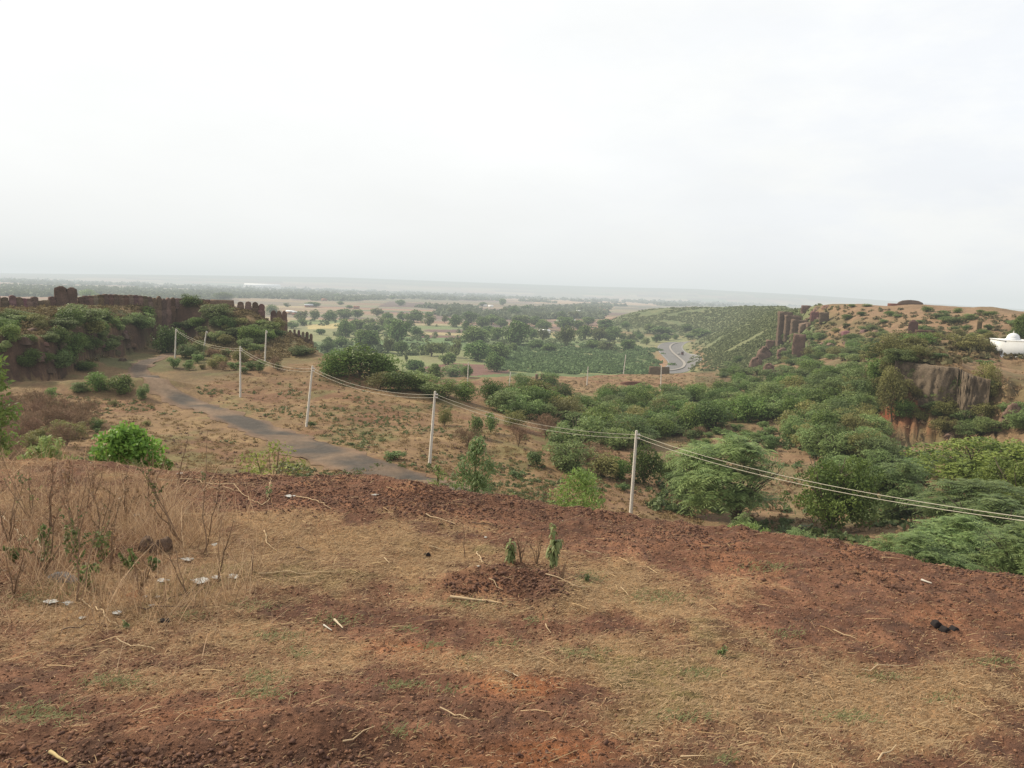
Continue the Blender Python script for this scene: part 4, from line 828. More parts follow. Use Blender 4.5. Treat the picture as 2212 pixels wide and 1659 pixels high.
# ruined hut on the hilltop
p = at(1944, 336); ro = thing('ruined_hut', 'long low brick hut with a dark thatch roof on the hilltop', 'hut', p, rz=-.42)
k = 336/math.hypot(FPX, 840); rs = np.random.RandomState(3); zt = 336*ray(1944, 656)[1]-p[2]
mb = MB(); put(mb, block(68*k, 4, zt+.4, rs, .02, 5, 0, 1, 8), (0, 0, -.4), 0, (.22, .10, .075)); link('wall', mb.mesh('wall', M_stone), ro)
mb = MB(); put(mb, block(50*k, 5, 1.5, rs, .12, 5, .7, .8, 8), (10*k, 0, zt-.05), 0, (.10, .065, .05)); link('roof', mb.mesh('roof', M_roof), ro)
# retaining wall of the shrine plateau
rw = MB(); tops = [(1934, 779), (1960, 783), (2000, 788), (2040, 793), (2070, 797), (2080, 804), (2092, 810), (2110, 816), (2140, 823)]
rl = [128, 127.5, 126.5, 125.5, 124.5, 124, 123.5, 122.8, 121.5]; NX, NZ = 90, 12; V = []; C = []
for i in range(NX+1):
    f = i/NX*(len(tops)-1); px = np.interp(f, range(len(tops)), [q[0] for q in tops]); py = np.interp(f, range(len(tops)), [q[1] for q in tops]); r = np.interp(f, range(len(tops)), rl)-3.4
    a, t = ray(px, py); zt = r*t; hgt = np.interp(f, [0, 4, 5.5, 8], [5.8, 5.6, 5.4, 5.0])
    for j in range(NZ+1):
        s = j/NZ; q = r+s*.9*0-.5*(1-s)*0+(fbm(np.array([i*.35]), np.array([j*.5]), 6, 3)[0]-.5)*1.0-(1-s)*.45+.9*math.sin(i*.16)*.6
        V.append((q*math.sin(a), q*math.cos(a), zt-hgt*(1-s)+(vn(np.array([i*.4]), np.array([0.]), 2)[0]-.5)*.25*s))
        st = vn(np.array([i*.55]), np.array([j*.12]), 9)[0]; C.append(np.array((.125, .095, .068))*(.55+.9*st))
    q = r+4.0; V.append((q*math.sin(a), q*math.cos(a), zt+.02)); C.append((.25, .17, .1))
    V.append((q*math.sin(a), q*math.cos(a), zt-hgt)); C.append((.2, .12, .08))
m_ = NZ+3; F = [(i*m_+j, (i+1)*m_+j, (i+1)*m_+j+1, i*m_+j+1) for i in range(NX) for j in range(m_-1)]
V = np.array(V); oc = V[(NX//2)*m_]; rw.add(V-oc, np.array(F), np.array(C))
tag(link('retaining_wall', rw.mesh('retaining_wall', M_stone), None, oc), 'tall dressed stone retaining wall under the edge of the shrine plateau', 'wall')
# white shrine
p, r = hit(2166, 771, 100); sh = thing('white_shrine', 'small whitewashed shrine with a rounded dome at the right edge', 'shrine', p, rz=-.26)
def boxm(x0, x1, y0, y1, z0, z1, bev=0):
    V = np.array([(x, y, z) for x in (x0, x1) for y in (y0, y1) for z in (z0, z1)], float)
    return V, np.array([(0, 1, 3, 2), (4, 6, 7, 5), (0, 4, 5, 1), (2, 3, 7, 6), (0, 2, 6, 4), (1, 5, 7, 3)])
mb = MB(); mb.add(*boxm(0, 12, 0, 8, -.5, 2.85)); link('wall', mb.mesh('wall', M_white_wall), sh)
mb = MB(); mb.add(*boxm(-.12, 12.12, -.12, 8.12, 2.85, 3.0)); link('parapet', mb.mesh('parapet', M_white_wall), sh)
mb = MB(); mb.add(*boxm(-.25, 12.3, -.25, 8.3, -.5, .22)); link('plinth', mb.mesh('plinth', M_white_wall), sh)
def lathe(prof, k=20):
    V = []; n = len(prof)
    for (rr_, z) in prof: V += [(rr_*math.cos(2*math.pi*j/k), rr_*math.sin(2*math.pi*j/k), z) for j in range(k)]
    return np.array(V), np.array([(i*k+j, i*k+(j+1) % k, (i+1)*k+(j+1) % k, (i+1)*k+j) for i in range(n-1) for j in range(k)])
mb = MB(); V, F = lathe([(1.25, 0), (1.25, .2), (1.08, .24)]+[(1.08*math.cos(a), .24+1.0*math.sin(a)) for a in np.linspace(0, 1.5, 9)]+[(.02, 1.25)]); mb.add(V+np.array([2.4, 3.5, 3.0]), F); dm = link('dome', mb.mesh('dome', M_white_wall, True), sh)
mb = MB(); V, F = lathe([(.05, 0), (.12, .1), (.12, .2), (.04, .3), (.01, .6)], 10); mb.add(V+np.array([2.4, 3.5, 4.22]), F); link('finial', mb.mesh('finial', M_conc, True), dm)
# ruined gate pillars by the small plot
go = thing('ruined_gate', 'two broken gate pillars joined by a low wall on the small green plot', 'ruin', hit(1165, 829, 150)[0]); o0 = np.array([go.location[0], go.location[1], go.location[2]-CZ])
rg = math.hypot(o0[0], o0[1]); kg = rg/FPX; rs = np.random.RandomState(8)
for dx, hpx in ((-6, 23), (6, 24)):
    mb = MB(); put(mb, block(6*kg, 1.6, hpx*kg, rs, .12, 6), (dx*kg, 0, -.3), 0, STN*1.3); link('pillar', mb.mesh('pillar', M_stone), go)
mb = MB(); put(mb, block(8*kg, 1.2, 12*kg, rs, .1, 4), (0, .1, -.3), 0, STN*1.2); link('low_wall', mb.mesh('low_wall', M_stone), go)
# culvert parapet where the highway dips behind the knoll
stub('culvert_parapet', 'dark stone parapet at the near end of the dual carriageway', 'wall', 1425, 792, 806, 46, 300, 1.2, jit=.04)
stub('earth_bank', 'low dark earth bank lying along the top of the red knoll', 'bank', 1372, 824, 830, 66, None, 2.0, arch=.6, jit=.05, c=(.15, .075, .05))
# highway kerbed median and small marks
mk, _, _ = ribbon('median_kerb', pre+med, 1.5, M_kerb, .5, 3, 0, 3); tag(mk, kind='structure')
mb = MB()
for (x, y) in [(1441, 797), (1440, 792), (1438, 787), (1434, 778), (1431, 772), (1428, 764), (1424, 756)]:
    p, r = hit(x, y, 300); mb.add(np.array([p+np.array([sx*1.6, sy*.35*(r/430), .22+CZ]) for sx, sy in ((-1, -1), (1, -1), (1, 1), (-1, 1))]), np.array([(0, 1, 2, 3)]))
tag(link('rumble_marking', mb.mesh('rumble_marking', M_white)), kind='structure')
p, r = hit(1466.5, 770, 300); so_ = thing('median_sign', 'white sign board on a short post on the highway median', 'sign', p)
mb = MB(); V, F = tube([(0, 0, 0), (0, 0, 2.0)], [.08, .08], 8); mb.add(V, F); link('post', mb.mesh('post', M_conc), so_)
mb = MB(); mb.add(*boxm(-.9, .9, -.05, .05, 1.0, 2.4)); link('board', mb.mesh('board', M_white), so_)
# auto rickshaw going away on the right carriageway
M_auto = tintmat('rickshaw_paint', [(3, .2)], .15, base=(.12, .03, .03), rough=.5); M_tyre = tintmat('rubber', [(5, .2)], .2, base=(.03, .03, .03)); M_canvas = tintmat('canvas', [(6, .2)], .2, base=(.08, .06, .06))
p, r = hit(1474, 767.5, 300); au = thing('auto_rickshaw', 'dark red three-wheeler driving away on the right carriageway', 'rickshaw', (p[0], p[1], p[2]+.12), rz=-.25, sc_=(1.25, 1.25, 1.25))
prof = [(-1.25, .35), (-1.3, .95), (-1.2, 1.0), (-.2, .95), (.4, .9), (.95, 1.05), (1.25, .75), (1.35, .4), (.9, .3), (-.8, .3)]
def extr(prof, hw, taper=1.):
    n = len(prof); V = [(-hw, y, z) for y, z in prof]+[(hw, y, z) for y, z in prof]
    mb = MB(); V = np.array(V); mb.add(V, np.array([(i, (i+1) % n, n+(i+1) % n, n+i) for i in range(n)]))
    c0 = len(V); VV = np.array([(-hw, np.mean([q[0] for q in prof]), np.mean([q[1] for q in prof])), (hw, np.mean([q[0] for q in prof]), np.mean([q[1] for q in prof]))])
    mb.V.append(VV); mb.C.append(np.full((2, 3), .5)); mb.n += 2
    mb.F3.append(np.array([((i+1) % n, i, c0) for i in range(n)]+[(n+i, n+(i+1) % n, c0+1) for i in range(n)])); return mb
link('body', extr(prof, .62).mesh('body', M_auto), au)
link('canopy', extr([(-1.25, 1.0), (-1.3, 1.5), (-1.1, 1.75), (.4, 1.8), (.75, 1.7), (.7, 1.62), (-1.0, 1.62), (-1.15, 1.0)], .64).mesh('canopy', M_canvas), au)
for x, y in ((-.55, -.8), (.55, -.8), (0, 1.1)):
    mb = MB(); V, F = lathe([(.02, -.07), (.24, -.07), (.27, -.03), (.27, .03), (.24, .07), (.02, .07)], 14); V = V[:, [2, 1, 0]]+np.array([x, y, .25]); mb.add(V, F); link('wheel', mb.mesh('wheel', M_tyre), au)
# ---------------------------------------------------------------- power line
POLES = [(1362, 1118, 1375, 930, None, 'nearest concrete pole, foot on the mesa edge, wires running right'), (928, 1003, 940, 845, None, 'third pole along the wire, beside the road end'), (662, 922, 675, 790, None, 'pole right of the road with a tuft at its foot'),
         (519, 858, 519, 748, None, 'upright pole left of the road, second along the wire'), (378, 772, 380, 710, 144, 'far pole where the wire begins, beside the round dark tree'), (572, 783, 575, 713, None, 'thin pole without wire in front of the ridge tip'), (438, 767, 446, 715, None, 'short leaning pole without wire beside the road bend'),
         (1011, 824, 1012, 782, 230, 'pole standing left on the plain behind the brink shrubs'), (1102, 836, 1103, 803, 235, 'shortest pole left of the ruined gate'), (1270, 832, 1270.5, 792, 235, 'pole on the left end of the red knoll'), (1347.5, 812, 1352, 766, 270, 'leaning pole in front of the scrub flat'), (1427, 842, 1429, 788, None, 'pole on the red knoll in front of the dual carriageway')]
tops_ = {}
for (bx_, by_, tx, ty, r, lb) in POLES:
    if r is None: p, r = hit(bx_, by_, 30)
    else: p = at(bx_, r)
    tp = pt(tx, ty, r); d = tp-p; o = thing('utility_pole', lb, 'utility pole', p, 'concrete poles of the power line')
    k = max(.125, r*.00085) if r < 200 else .15
    mb = MB(); V, F = tube([-.3*d/np.linalg.norm(d), d*.5, d], [k*1.15, k*.95, k*.75], 4); mb.add(V, F); n0 = mb.n; mb.add(np.array(V[-4:]), np.array([(0, 1, 2, 3)])); link('shaft', mb.mesh('shaft', M_conc), o)
    for f in (.955, .915) if r < 150 else ():
        mb = MB(); q = d*f; V, F = lathe([(.02, -.1), (.07, -.08), (.05, 0), (.08, .04), (.06, .1), (.02, .12)], 8); V = V[:, [2, 0, 1]]*1.2+q+np.array([.14, -.05, 0]); mb.add(V, F); link('insulator', mb.mesh('insulator', M_conc, True), o)
    tops_[bx_] = (p, d)
LINE = [378, 519, 662, 928, 1362]
for wi, (f, sag, lb) in enumerate(((.955, .75, 'upper strand of the sagging wire pair strung from pole to pole'), (.915, .82, 'lower strand of the sagging wire pair strung from pole to pole'))):
    pts_ = [tops_[b][0]+tops_[b][1]*f+np.array([.14, -.05, 0]) for b in LINE]
    a, t = ray(2212, 1111+wi*4); r2 = 36.; q = np.array([r2*math.sin(a), r2*math.cos(a), r2*t]); e = pts_[-1]+(q-pts_[-1])*1.35; e[2] += .9; pts_.append(e)
    path = []
    for i, (a_, b_) in enumerate(zip(pts_[:-1], pts_[1:])):
        for s in np.linspace(0, 1, 24)[(0 if i == 0 else 1):]:
            path.append(a_+(b_-a_)*s-np.array([0, 0, 4*sag*s*(1-s)*(1 if i < 4 else 1.35)]))
    path = np.array(path); V, F = tube(path, .0145, 5); mb = MB(); mb.add(V-path[0], F)
    tag(link('overhead_wire', mb.mesh('overhead_wire', M_wire, True), None, path[0]), lb, 'wire', 'wires of the power line')
# the pole out of frame that carries the right end
p = np.array([e[0]-.14, e[1], gz(e[0], e[1])])
# ---------------------------------------------------------------- far plain: water, sheds, village
M_water = newmat('water'); mt, nt, b, o_ = M_water; b.inputs['Base Color'].default_value = (.75, .78, .78, 1); b.inputs['Roughness'].default_value = .25; M_water = mt; b.inputs['Specular IOR Level'].default_value = .6
def lake(px0, px1, y, r0, r1):
    V = []; n = 24
    for i in range(n):
        t = 2*math.pi*i/n; px = (px0+px1)/2+(px1-px0)/2*math.cos(t)*(1+.12*math.sin(3*t)); r = (r0+r1)/2+(r1-r0)/2*math.sin(t)*(1+.2*math.cos(2*t)); a, _ = ray(px, y)
        x, yy = r*math.sin(a), r*math.cos(a); V.append((x, yy, gz(x, yy)+CZ+.5))
    zc = np.max([v[2] for v in V])+.4; V = [(v[0], v[1], zc) for v in V]+[(np.mean([v[0] for v in V]), np.mean([v[1] for v in V]), zc)]
    tag(link('lake_water', mesh_np('lake_water', V, [np.array([(i, (i+1) % n, n) for i in range(n)])], M_water)), kind='structure')
lake(235, 430, 624, 2350, 2900); lake(110, 215, 597, 5200, 6400)
M_roofs = [tintmat('white_sheet', [(.2, .2)], .2, base=(.8, .8, .8)), tintmat('clay_tile', [(.5, .3)], .3, base=(.32, .14, .09)), tintmat('tin_sheet', [(.4, .3)], .3, base=(.45, .47, .5))]
M_hwall = [tintmat('limewash', [(.5, .2)], .2, base=(.72, .7, .66)), tintmat('mud_wall', [(.5, .3)], .3, base=(.36, .24, .16)), tintmat('brick_wall', [(.5, .3)], .3, base=(.30, .16, .11))]
def house(px, y, L_, D_, H_, wi, ri, label, rz, r=None, name='village_house', group='houses of the distant village'):
    p, r = hit(px, y, 400) if r is None else (at(px, r), r)
    o = thing(name, label, 'house', p, group, rz)
    mb = MB(); mb.add(*boxm(-L_/2, L_/2, -D_/2, D_/2, -.5, H_)); link('wall', mb.mesh('wall', M_hwall[wi]), o)
    mb = MB(); ov = .5; V = np.array([(-L_/2-ov, -D_/2-ov, H_), (L_/2+ov, -D_/2-ov, H_), (L_/2+ov, D_/2+ov, H_), (-L_/2-ov, D_/2+ov, H_), (-L_/2-ov, 0, H_+D_*.28), (L_/2+ov, 0, H_+D_*.28)])
    mb.add(V, np.array([(0, 1, 5, 4), (2, 3, 4, 5), (0, 3, 2, 1)])); mb.F3.append(np.array([(0, 4, 3), (1, 2, 5)])); link('roof', mb.mesh('roof', M_roofs[ri]), o)
    mb = MB(); mb.add(*boxm(-.6, .6, -D_/2-.06, -D_/2+.05, 0, 2.1)); link('door', mb.mesh('door', M_roof), o)
house(567, 598, 230, 60, 14, 0, 0, 'long white factory shed near the horizon', .1, 5600, 'factory_shed', 'large sheds far on the plain')
rs = np.random.RandomState(77)
VIL = [(1176, 723), (1214, 700), (1234, 699), (1196, 664), (1242, 665), (1276, 667), (1287, 671), (1299, 669), (1266, 673), (1251, 676), (1232, 675), (1305, 673), (1306, 661), (770, 667), (640, 681), (627, 679), (667, 664), (700, 650), (775, 634), (1060, 664), (1048, 662), (1085, 643), (1103, 645), (1148, 648), (1152, 646), (1320, 650), (1395, 648)]
RN = ['white-roofed', 'red-tiled', 'tin-roofed']; WN = ['pale', 'mud-walled', 'brick']
for i, (x, y) in enumerate(VIL):
    ri = 0 if i % 3 == 0 else rs.randint(3); wi = rs.randint(3); s = rs.uniform(7, 13)
    l = nearest(x, y); lab, dup = uniq('%s %s %%shouse %s the %s' % (RN[ri], WN[wi], rel(x, y, l), l[2]), ['', 'small ', 'low ', 'tiny ', 'square ', 'plain ', 'single '])
    house(x, y, s, s*.65, 3.2, wi, ri, lab, rs.uniform(-.5, .5))
# ---------------------------------------------------------------- mesa top: straw, gravel, litter, plants
def mesa_pts(n, rs, dens, r0=4.3, r1=17.5):
    out = []
    while sum(len(o) for o in out) < n:
        a = rs.uniform(-.66, .66, n); r = np.sqrt(rs.uniform(r0**2, r1**2, n)); r = np.where(rs.rand(n) < .5, r, rs.uniform(r0, r1, n))
        j = np.clip(np.round((a-AZ[0])/.0026).astype(int), 0, NA-1); i = np.clip(np.searchsorted(RR, r), 0, NR-1)
        keep = (r < crest_r[j, 0]*1.04) & (rs.rand(n) < dens[j, i])
        out.append(np.stack([a[keep], r[keep]], 1))
    P = np.concatenate(out)[:n]; a, r = P[:, 0], P[:, 1]
    fj = np.clip((a-AZ[0])/.0026, 0, NA-2); fi = np.interp(r, RR, np.arange(NR)); j = fj.astype(int); i = np.minimum(fi.astype(int), NR-2); fj -= j; fi -= i
    z = (ZG[j, i]*(1-fj)+ZG[j+1, i]*fj)*(1-fi)+(ZG[j, i+1]*(1-fj)+ZG[j+1, i+1]*fj)*fi
    return np.stack([r*np.sin(a), r*np.cos(a), z], 1)
rs = np.random.RandomState(5)
leftdry = np.clip(soft([(150, 1180, 230, 140, 1.3), (380, 1250, 200, 80, .7)]), 0, 1)
def blades(name, P, ln, wd, lift, cA, cB, rs, curl=.2, up=.15, wander=1.):
    n = len(P); th = rs.uniform(0, 2*math.pi, n); th = np.where(rs.rand(n) < .5, th, rs.normal(.25, .5, n))
    L_ = rs.uniform(*ln, n); up_ = np.abs(rs.normal(0, up, n)); d = np.stack([np.cos(th), np.sin(th), up_], 1); d = unit(d); s = np.stack([-np.sin(th), np.cos(th), np.zeros(n)], 1)
    bend = s*(rs.normal(size=(n, 1))*curl)*L_[:, None]; wd_ = rs.uniform(*wd, n)[:, None]
    a = P+np.array([0, 0, lift]); b = a+d*L_[:, None]*.5+bend*.5+np.array([0, 0, .006]); c = a+d*L_[:, None]+bend*.2; c[:, 2] = a[:, 2]+up_*L_*.7
    w2 = np.cross(d, s)*wd_*.5*.5+s*wd_*.5
    V = np.stack([a-w2, a+w2, b-w2, b+w2, c-w2*.5, c+w2*.5], 1).reshape(-1, 3); V[:, 2] += CZ
    i0 = np.arange(n)*6; F = np.concatenate([np.stack([i0, i0+1, i0+3, i0+2], 1), np.stack([i0+2, i0+3, i0+5, i0+4], 1)])
    t = rs.rand(n, 1); C = (np.array(cA)*(1-t)+np.array(cB)*t)*(.75+.5*rs.rand(n, 1))
    return tag(link(name, mesh_np(name, V, [F], M_straw, np.repeat(C, 6, 0))), kind='stuff')
bd = np.clip(gdens*1.0+.05+leftdry*.35, 0, 1)*mesa
blades('dry_straw', mesa_pts(90000, rs, bd), (.018, .07), (.0025, .0055), .004, (.25, .175, .09), (.48, .355, .20), rs, .13, .3)
blades('straw_stems', mesa_pts(1100, rs, np.clip(bd+.12, 0, 1)*mesa), (.08, .28), (.003, .0065), .012, (.33, .23, .11), (.55, .41, .22), rs, .14, .08)
gp = soft([(240*2212/2592+x*0, 0, 1, 1, 0) for x in (0,)]); gs = [(240, 1475, 60, 14), (570, 1465, 45, 12), (560, 1500, 50, 10), (70, 1540, 70, 18), (640, 1410, 30, 10), (720, 1340, 40, 10), (860, 1580, 40, 10), (930, 1395, 25, 7), (1010, 1305, 40, 7), (1270, 1250, 25, 12), (1650, 1225, 50, 8), (540, 1310, 40, 8), (590, 1375, 50, 10),
      (1090, 1390, 30, 8), (880, 1360, 20, 6), (1500, 1455, 40, 10), (1480, 1550, 50, 12), (1900, 1460, 50, 10), (1830, 1550, 60, 12), (1250, 1410, 50, 10), (1570, 1640, 30, 8), (870, 1480, 40, 9), (150, 1270, 60, 20), (60, 1290, 50, 14), (2140, 1430, 40, 8), (400, 1330, 40, 8), (1010, 1425, 18, 6), (960, 1490, 30, 6), (1150, 1340, 20, 6), (1420, 1290, 60, 12), (2030, 1510, 40, 8), (1700, 1370, 30, 8)]
gg = np.clip(soft([(*g, 1.0) for g in gs]), 0, 1)*mesa
blades('green_grass', mesa_pts(5200, rs, gg), (.02, .06), (.003, .007), .004, (.13, .145, .06), (.22, .235, .115), rs, .3, .7)
# gravel and clods
def stones(name, P, sz, cA, cB, rs, mat):
    n = len(P); base = np.array([(1, 0, 0), (0, 1, 0), (-1, 0, 0), (0, -1, 0), (0, 0, 1), (0, 0, -1), ]) ; F0 = np.array([(0, 1, 4), (1, 2, 4), (2, 3, 4), (3, 0, 4), (1, 0, 5), (2, 1, 5), (3, 2, 5), (0, 3, 5)])
    s = sz[0]*(sz[1]/sz[0])**(rs.rand(n)**2.2); V = base[None]*(1+.45*rs.normal(size=(n, 6, 1)).clip(-1.2, 1.2))+rs.normal(size=(n, 6, 3))*.22
    th = rs.uniform(0, 6.28, n); c_, s_ = np.cos(th)[:, None], np.sin(th)[:, None]; V = np.stack([V[..., 0]*c_-V[..., 1]*s_, V[..., 0]*s_+V[..., 1]*c_, V[..., 2]*.7], -1)*s[:, None, None]
    V = V+P[:, None]+np.array([0, 0, CZ])+np.stack([0*s, 0*s, s*.25], 1)[:, None]; F = (F0[None]+(np.arange(n)*6)[:, None, None]).reshape(-1, 3)
    t = rs.rand(n, 1); C = (np.array(cA)*(1-t)+np.array(cB)*t)
    return tag(link(name, mesh_np(name, V.reshape(-1, 3), [F], mat, np.repeat(C, 6, 0))), kind='stuff')
sd_ = np.clip(1.05-gdens*1.1, .06, 1)*mesa*(1-.6*leftdry)
stones('laterite_gravel', mesa_pts(80000, rs, sd_), (.0035, .017), (.105, .054, .035), (.235, .125, .078), rs, M_stuffrock)
cd = np.clip(NEARCREST*.75*(PXG > 380)*sstep(.42, .6, n2)+soft([(1120, 1262, 90, 30, 1), (1010, 1262, 40, 20, .8), (930, 1085, 90, 20, 1), (700, 1075, 220, 25, .6), (300, 1640, 420, 30, .6)]), 0, 1)*mesa
stones('laterite_clods', mesa_pts(16000, rs, cd), (.008, .03), (.078, .043, .033), (.165, .09, .062), rs, M_stuffrock)
# dry stalks of the weed patch at left
def stalks(name, P, hr, rs, cA, cB, lean=.35, wd=.005):
    n = len(P); h_ = rs.uniform(*hr, n)[:, None]; d = np.stack([rs.normal(0, lean, n), rs.normal(0, lean, n), np.ones(n)], 1); bend = np.stack([rs.normal(0, .25, n), rs.normal(0, .25, n), np.zeros(n)], 1)*h_
    Vs = []; 
    for i, t in enumerate((0, .4, .75, 1.)):
        q = P+d*h_*t+bend*t*t; w_ = wd*(1-.6*t); ang = rs.uniform(0, 3.14, n) if i == 0 else ang; s = np.stack([np.cos(ang), np.sin(ang)*.3, 0*ang], 1)*w_; Vs += [q-s, q+s]
    V = np.stack(Vs, 1).reshape(-1, 3); V[:, 2] += CZ; i0 = np.arange(n)*8; F = np.concatenate([np.stack([i0+k, i0+k+1, i0+k+3, i0+k+2], 1) for k in (0, 2, 4)])
    t = rs.rand(n, 1); C = (np.array(cA)*(1-t)+np.array(cB)*t)*(.7+.6*rs.rand(n, 1))
    return tag(link(name, mesh_np(name, V, [F], M_straw, np.repeat(C, 8, 0))), kind='stuff')
ldp = leftdry*mesa*sstep(.38, .6, fbm(XG*.9, YG*.9, 71, 4))
stalks('dry_stalks', mesa_pts(3600, rs, np.clip(ldp+soft([(200, 1150, 190, 70, .9)])*mesa*.5, 0, 1)), (.10, .46), rs, (.27, .185, .10), (.58, .44, .26), .48, .0045)
stalks('dry_undergrowth', mesa_pts(5000, rs, np.clip(leftdry*1.1, 0, 1)*mesa), (.04, .15), rs, (.24, .165, .09), (.48, .36, .21), .9, .004)
M_twig = tintmat('twig', [(30, .4)], .35)
def mesa_hit(px, py): return hit(px, py, 3.0)
def twig_plant(name, label, px, py, hpx, n, seed, col_=(.19, .125, .08), lean=(0, 0), leaves=0, leafcol=((.08, .12, .04), (.14, .18, .06)), lz=(.5, 1.), spread=.35, ll=.045, group=None, branch=3, cat='dry plant', r0=.010):
    rs = np.random.RandomState(seed); p, r = mesa_hit(px, py); h_ = hpx*r/math.hypot(FPX, px-W/2); o = thing(name, label, cat, p, group); st = MB(); tips = []
    for k in range(n):
        a = rs.uniform(0, 6.28); s = spread*h_*(.2+.8*rs.rand()); hh_ = h_*rs.uniform(.55, 1.0) if k else h_
        t = np.linspace(0, 1, 7); tip = np.array([math.cos(a)*s+lean[0]*h_, math.sin(a)*s*.7, hh_]); P = t[:, None]*tip; P[:, 0] += np.sin(t*4+rs.uniform(0, 6))*.03*h_*t; P[:, 1] += np.sin(t*5+rs.uniform(0, 6))*.03*h_*t; P += rs.normal(size=P.shape)*.008*h_
        rr_ = r0*rs.uniform(.6, 1.1); V, F = tube(P, rr_*(1-.72*t), 5); st.add(V, F, np.array(col_)*rs.uniform(.7, 1.3)); tips.append(P)
        for j in range(branch):
            b = P[rs.randint(2, 6)]; a2 = rs.uniform(0, 6.28); e = b+np.array([math.cos(a2)*.16, math.sin(a2)*.12, rs.uniform(.02, .22)])*h_*rs.uniform(.5, 1.2); m2 = (b+e)/2+rs.normal(size=3)*.02*h_
            V, F = tube([b, m2, e], [rr_*.5, rr_*.38, rr_*.15], 4); st.add(V, F, np.array(col_)*rs.uniform(.7, 1.35)); tips.append(np.array([b, m2, e]))
    link('stem', st.mesh('stem', M_twig, True), o)
    if leaves:
        lf = MB(); P = []
        for _ in range(leaves):
            q = tips[rs.randint(len(tips))]; f = rs.rand()*(len(q)-1); i = int(min(f, len(q)-2)); P.append(q[i]+(q[i+1]-q[i])*(f-i))
        P = np.array(P); P = P[(P[:, 2] > lz[0]*h_) & (P[:, 2] <= lz[1]*h_*1.02)]
        if len(P):
            m_ = len(P); d = rdir(m_, rs); d[:, 2] -= .5; V, F = leafquads(P+d*.012, d, rdir(m_, rs), ll*(.6+.8*rs.rand(m_)), ll*.5*(.6+.8*rs.rand(m_))); t = rs.rand(m_, 1)
            lf.add(V, F, np.repeat(np.array(leafcol[0])*(1-t)+np.array(leafcol[1])*t, 4, 0)); link('foliage', lf.mesh('foliage', M_leaf), o)
    return o
GRY = 'dead weeds of the left patch'
brn = ((.18, .115, .06), (.27, .18, .10))
for i, (px, py, h_, n, ln, lv, lz, lb) in enumerate([(385, 1165, 180, 5, -.35, 260, (.45, 1.), 'tall branching weed leaning left with curled green leaves at its top'), (445, 1200, 275, 2, .05, 40, (.3, 1), 'tallest single thin stalk right of the branching weed'), (70, 1130, 160, 4, -.1, 60, (.3, .8), 'dark-stemmed weed near the left edge with a few green leaves'),
        (110, 1150, 170, 4, .1, 120, (.2, 1), 'brown weed with shrivelled leaves right of the dark-stemmed one'), (165, 1180, 200, 5, 0, 200, (.3, 1), 'bushy brown weed in the middle of the left patch'), (215, 1190, 175, 5, .08, 180, (.3, 1), 'brown seedy weed just right of the bushy brown one'), (240, 1230, 150, 4, .1, 100, (.2, 1), 'thin weed in front of the seedy one'),
        (170, 1300, 250, 3, .05, 160, (.3, .9), 'big forked dead weed at the front of the patch'), (270, 1120, 110, 4, 0, 120, (.3, 1), 'short brown weed behind the stump'), (320, 1080, 120, 4, .1, 80, (.3, 1), 'thin weed under the bright green bush'), (30, 1290, 120, 4, .2, 40, (.2, 1), 'low twiggy weed at the left edge of the patch'), (405, 1290, 115, 2, -.1, 0, (0, 1), 'bare upright twig between the paper scraps'),
        (470, 1260, 150, 2, 0, 20, (.6, 1), 'thin upright reed right of the patch'), (545, 1235, 60, 2, -.15, 0, (0, 1), 'short bare twig standing on the straw'), (140, 1090, 120, 5, 0, 130, (.3, 1), 'reddish brown weed at the back of the patch'), (200, 1085, 110, 4, .05, 100, (.3, 1), 'brown weed left of centre on the mesa rim'), (385, 1045, 120, 2, .12, 0, (.5, 1), 'tall leaning reed against the field on the rim'), (20, 1180, 150, 4, .1, 50, (.3, 1), 'twiggy weed cut by the left edge'),
        (300, 1290, 90, 4, .1, 60, (.2, 1), 'low twigs beside the paper scraps'), (100, 1240, 130, 5, -.1, 160, (.0, .7), 'weed with green lower leaves near the grey stone')]):
    lc = ((.08, .12, .04), (.15, .19, .065)) if i in (0, 2, 7, 19) else brn
    twig_plant('dead_weed', lb, px, py, h_, n, 300+i, lean=(ln, 0), leaves=lv, lz=lz, leafcol=lc, group=GRY, ll=.04)
for i, (px, py, h_, n, lb) in enumerate([(1125, 1215, 70, 4, 'leafless brown stems right beside the smaller sapling'), (1160, 1222, 75, 4, 'leafless brown stems between the two saplings'), (1215, 1255, 45, 5, 'low leafless stems in front of the larger sapling'), (1005, 1205, 85, 1, 'single thin dry stem left of the mound')]):
    twig_plant('dry_stem_tuft', lb, px, py, h_, n, 350+i, spread=.3, group='dry stems around the mound')
for i, (px, py, h_, lb) in enumerate([(578, 1080, 42, 'small leafy weed at the mesa rim left of the creeper'), (440, 1043, 26, 'dark tiny shrub on the mesa rim'), (1268, 1255, 22, 'tiny weed right of the larger sapling'), (272, 1358, 26, 'pale green little weed in front of the litter'), (1560, 1420, 30, 'thin sprig on the straw at right centre'), (55, 1060, 50, 'leafy weed at the far left rim')]):
    twig_plant('small_weed', lb, px, py, h_, 3, 370+i, leaves=60, lz=(.15, 1), leafcol=((.10, .15, .06), (.19, .25, .11)), cat='weed', branch=2, ll=.04, r0=.004)
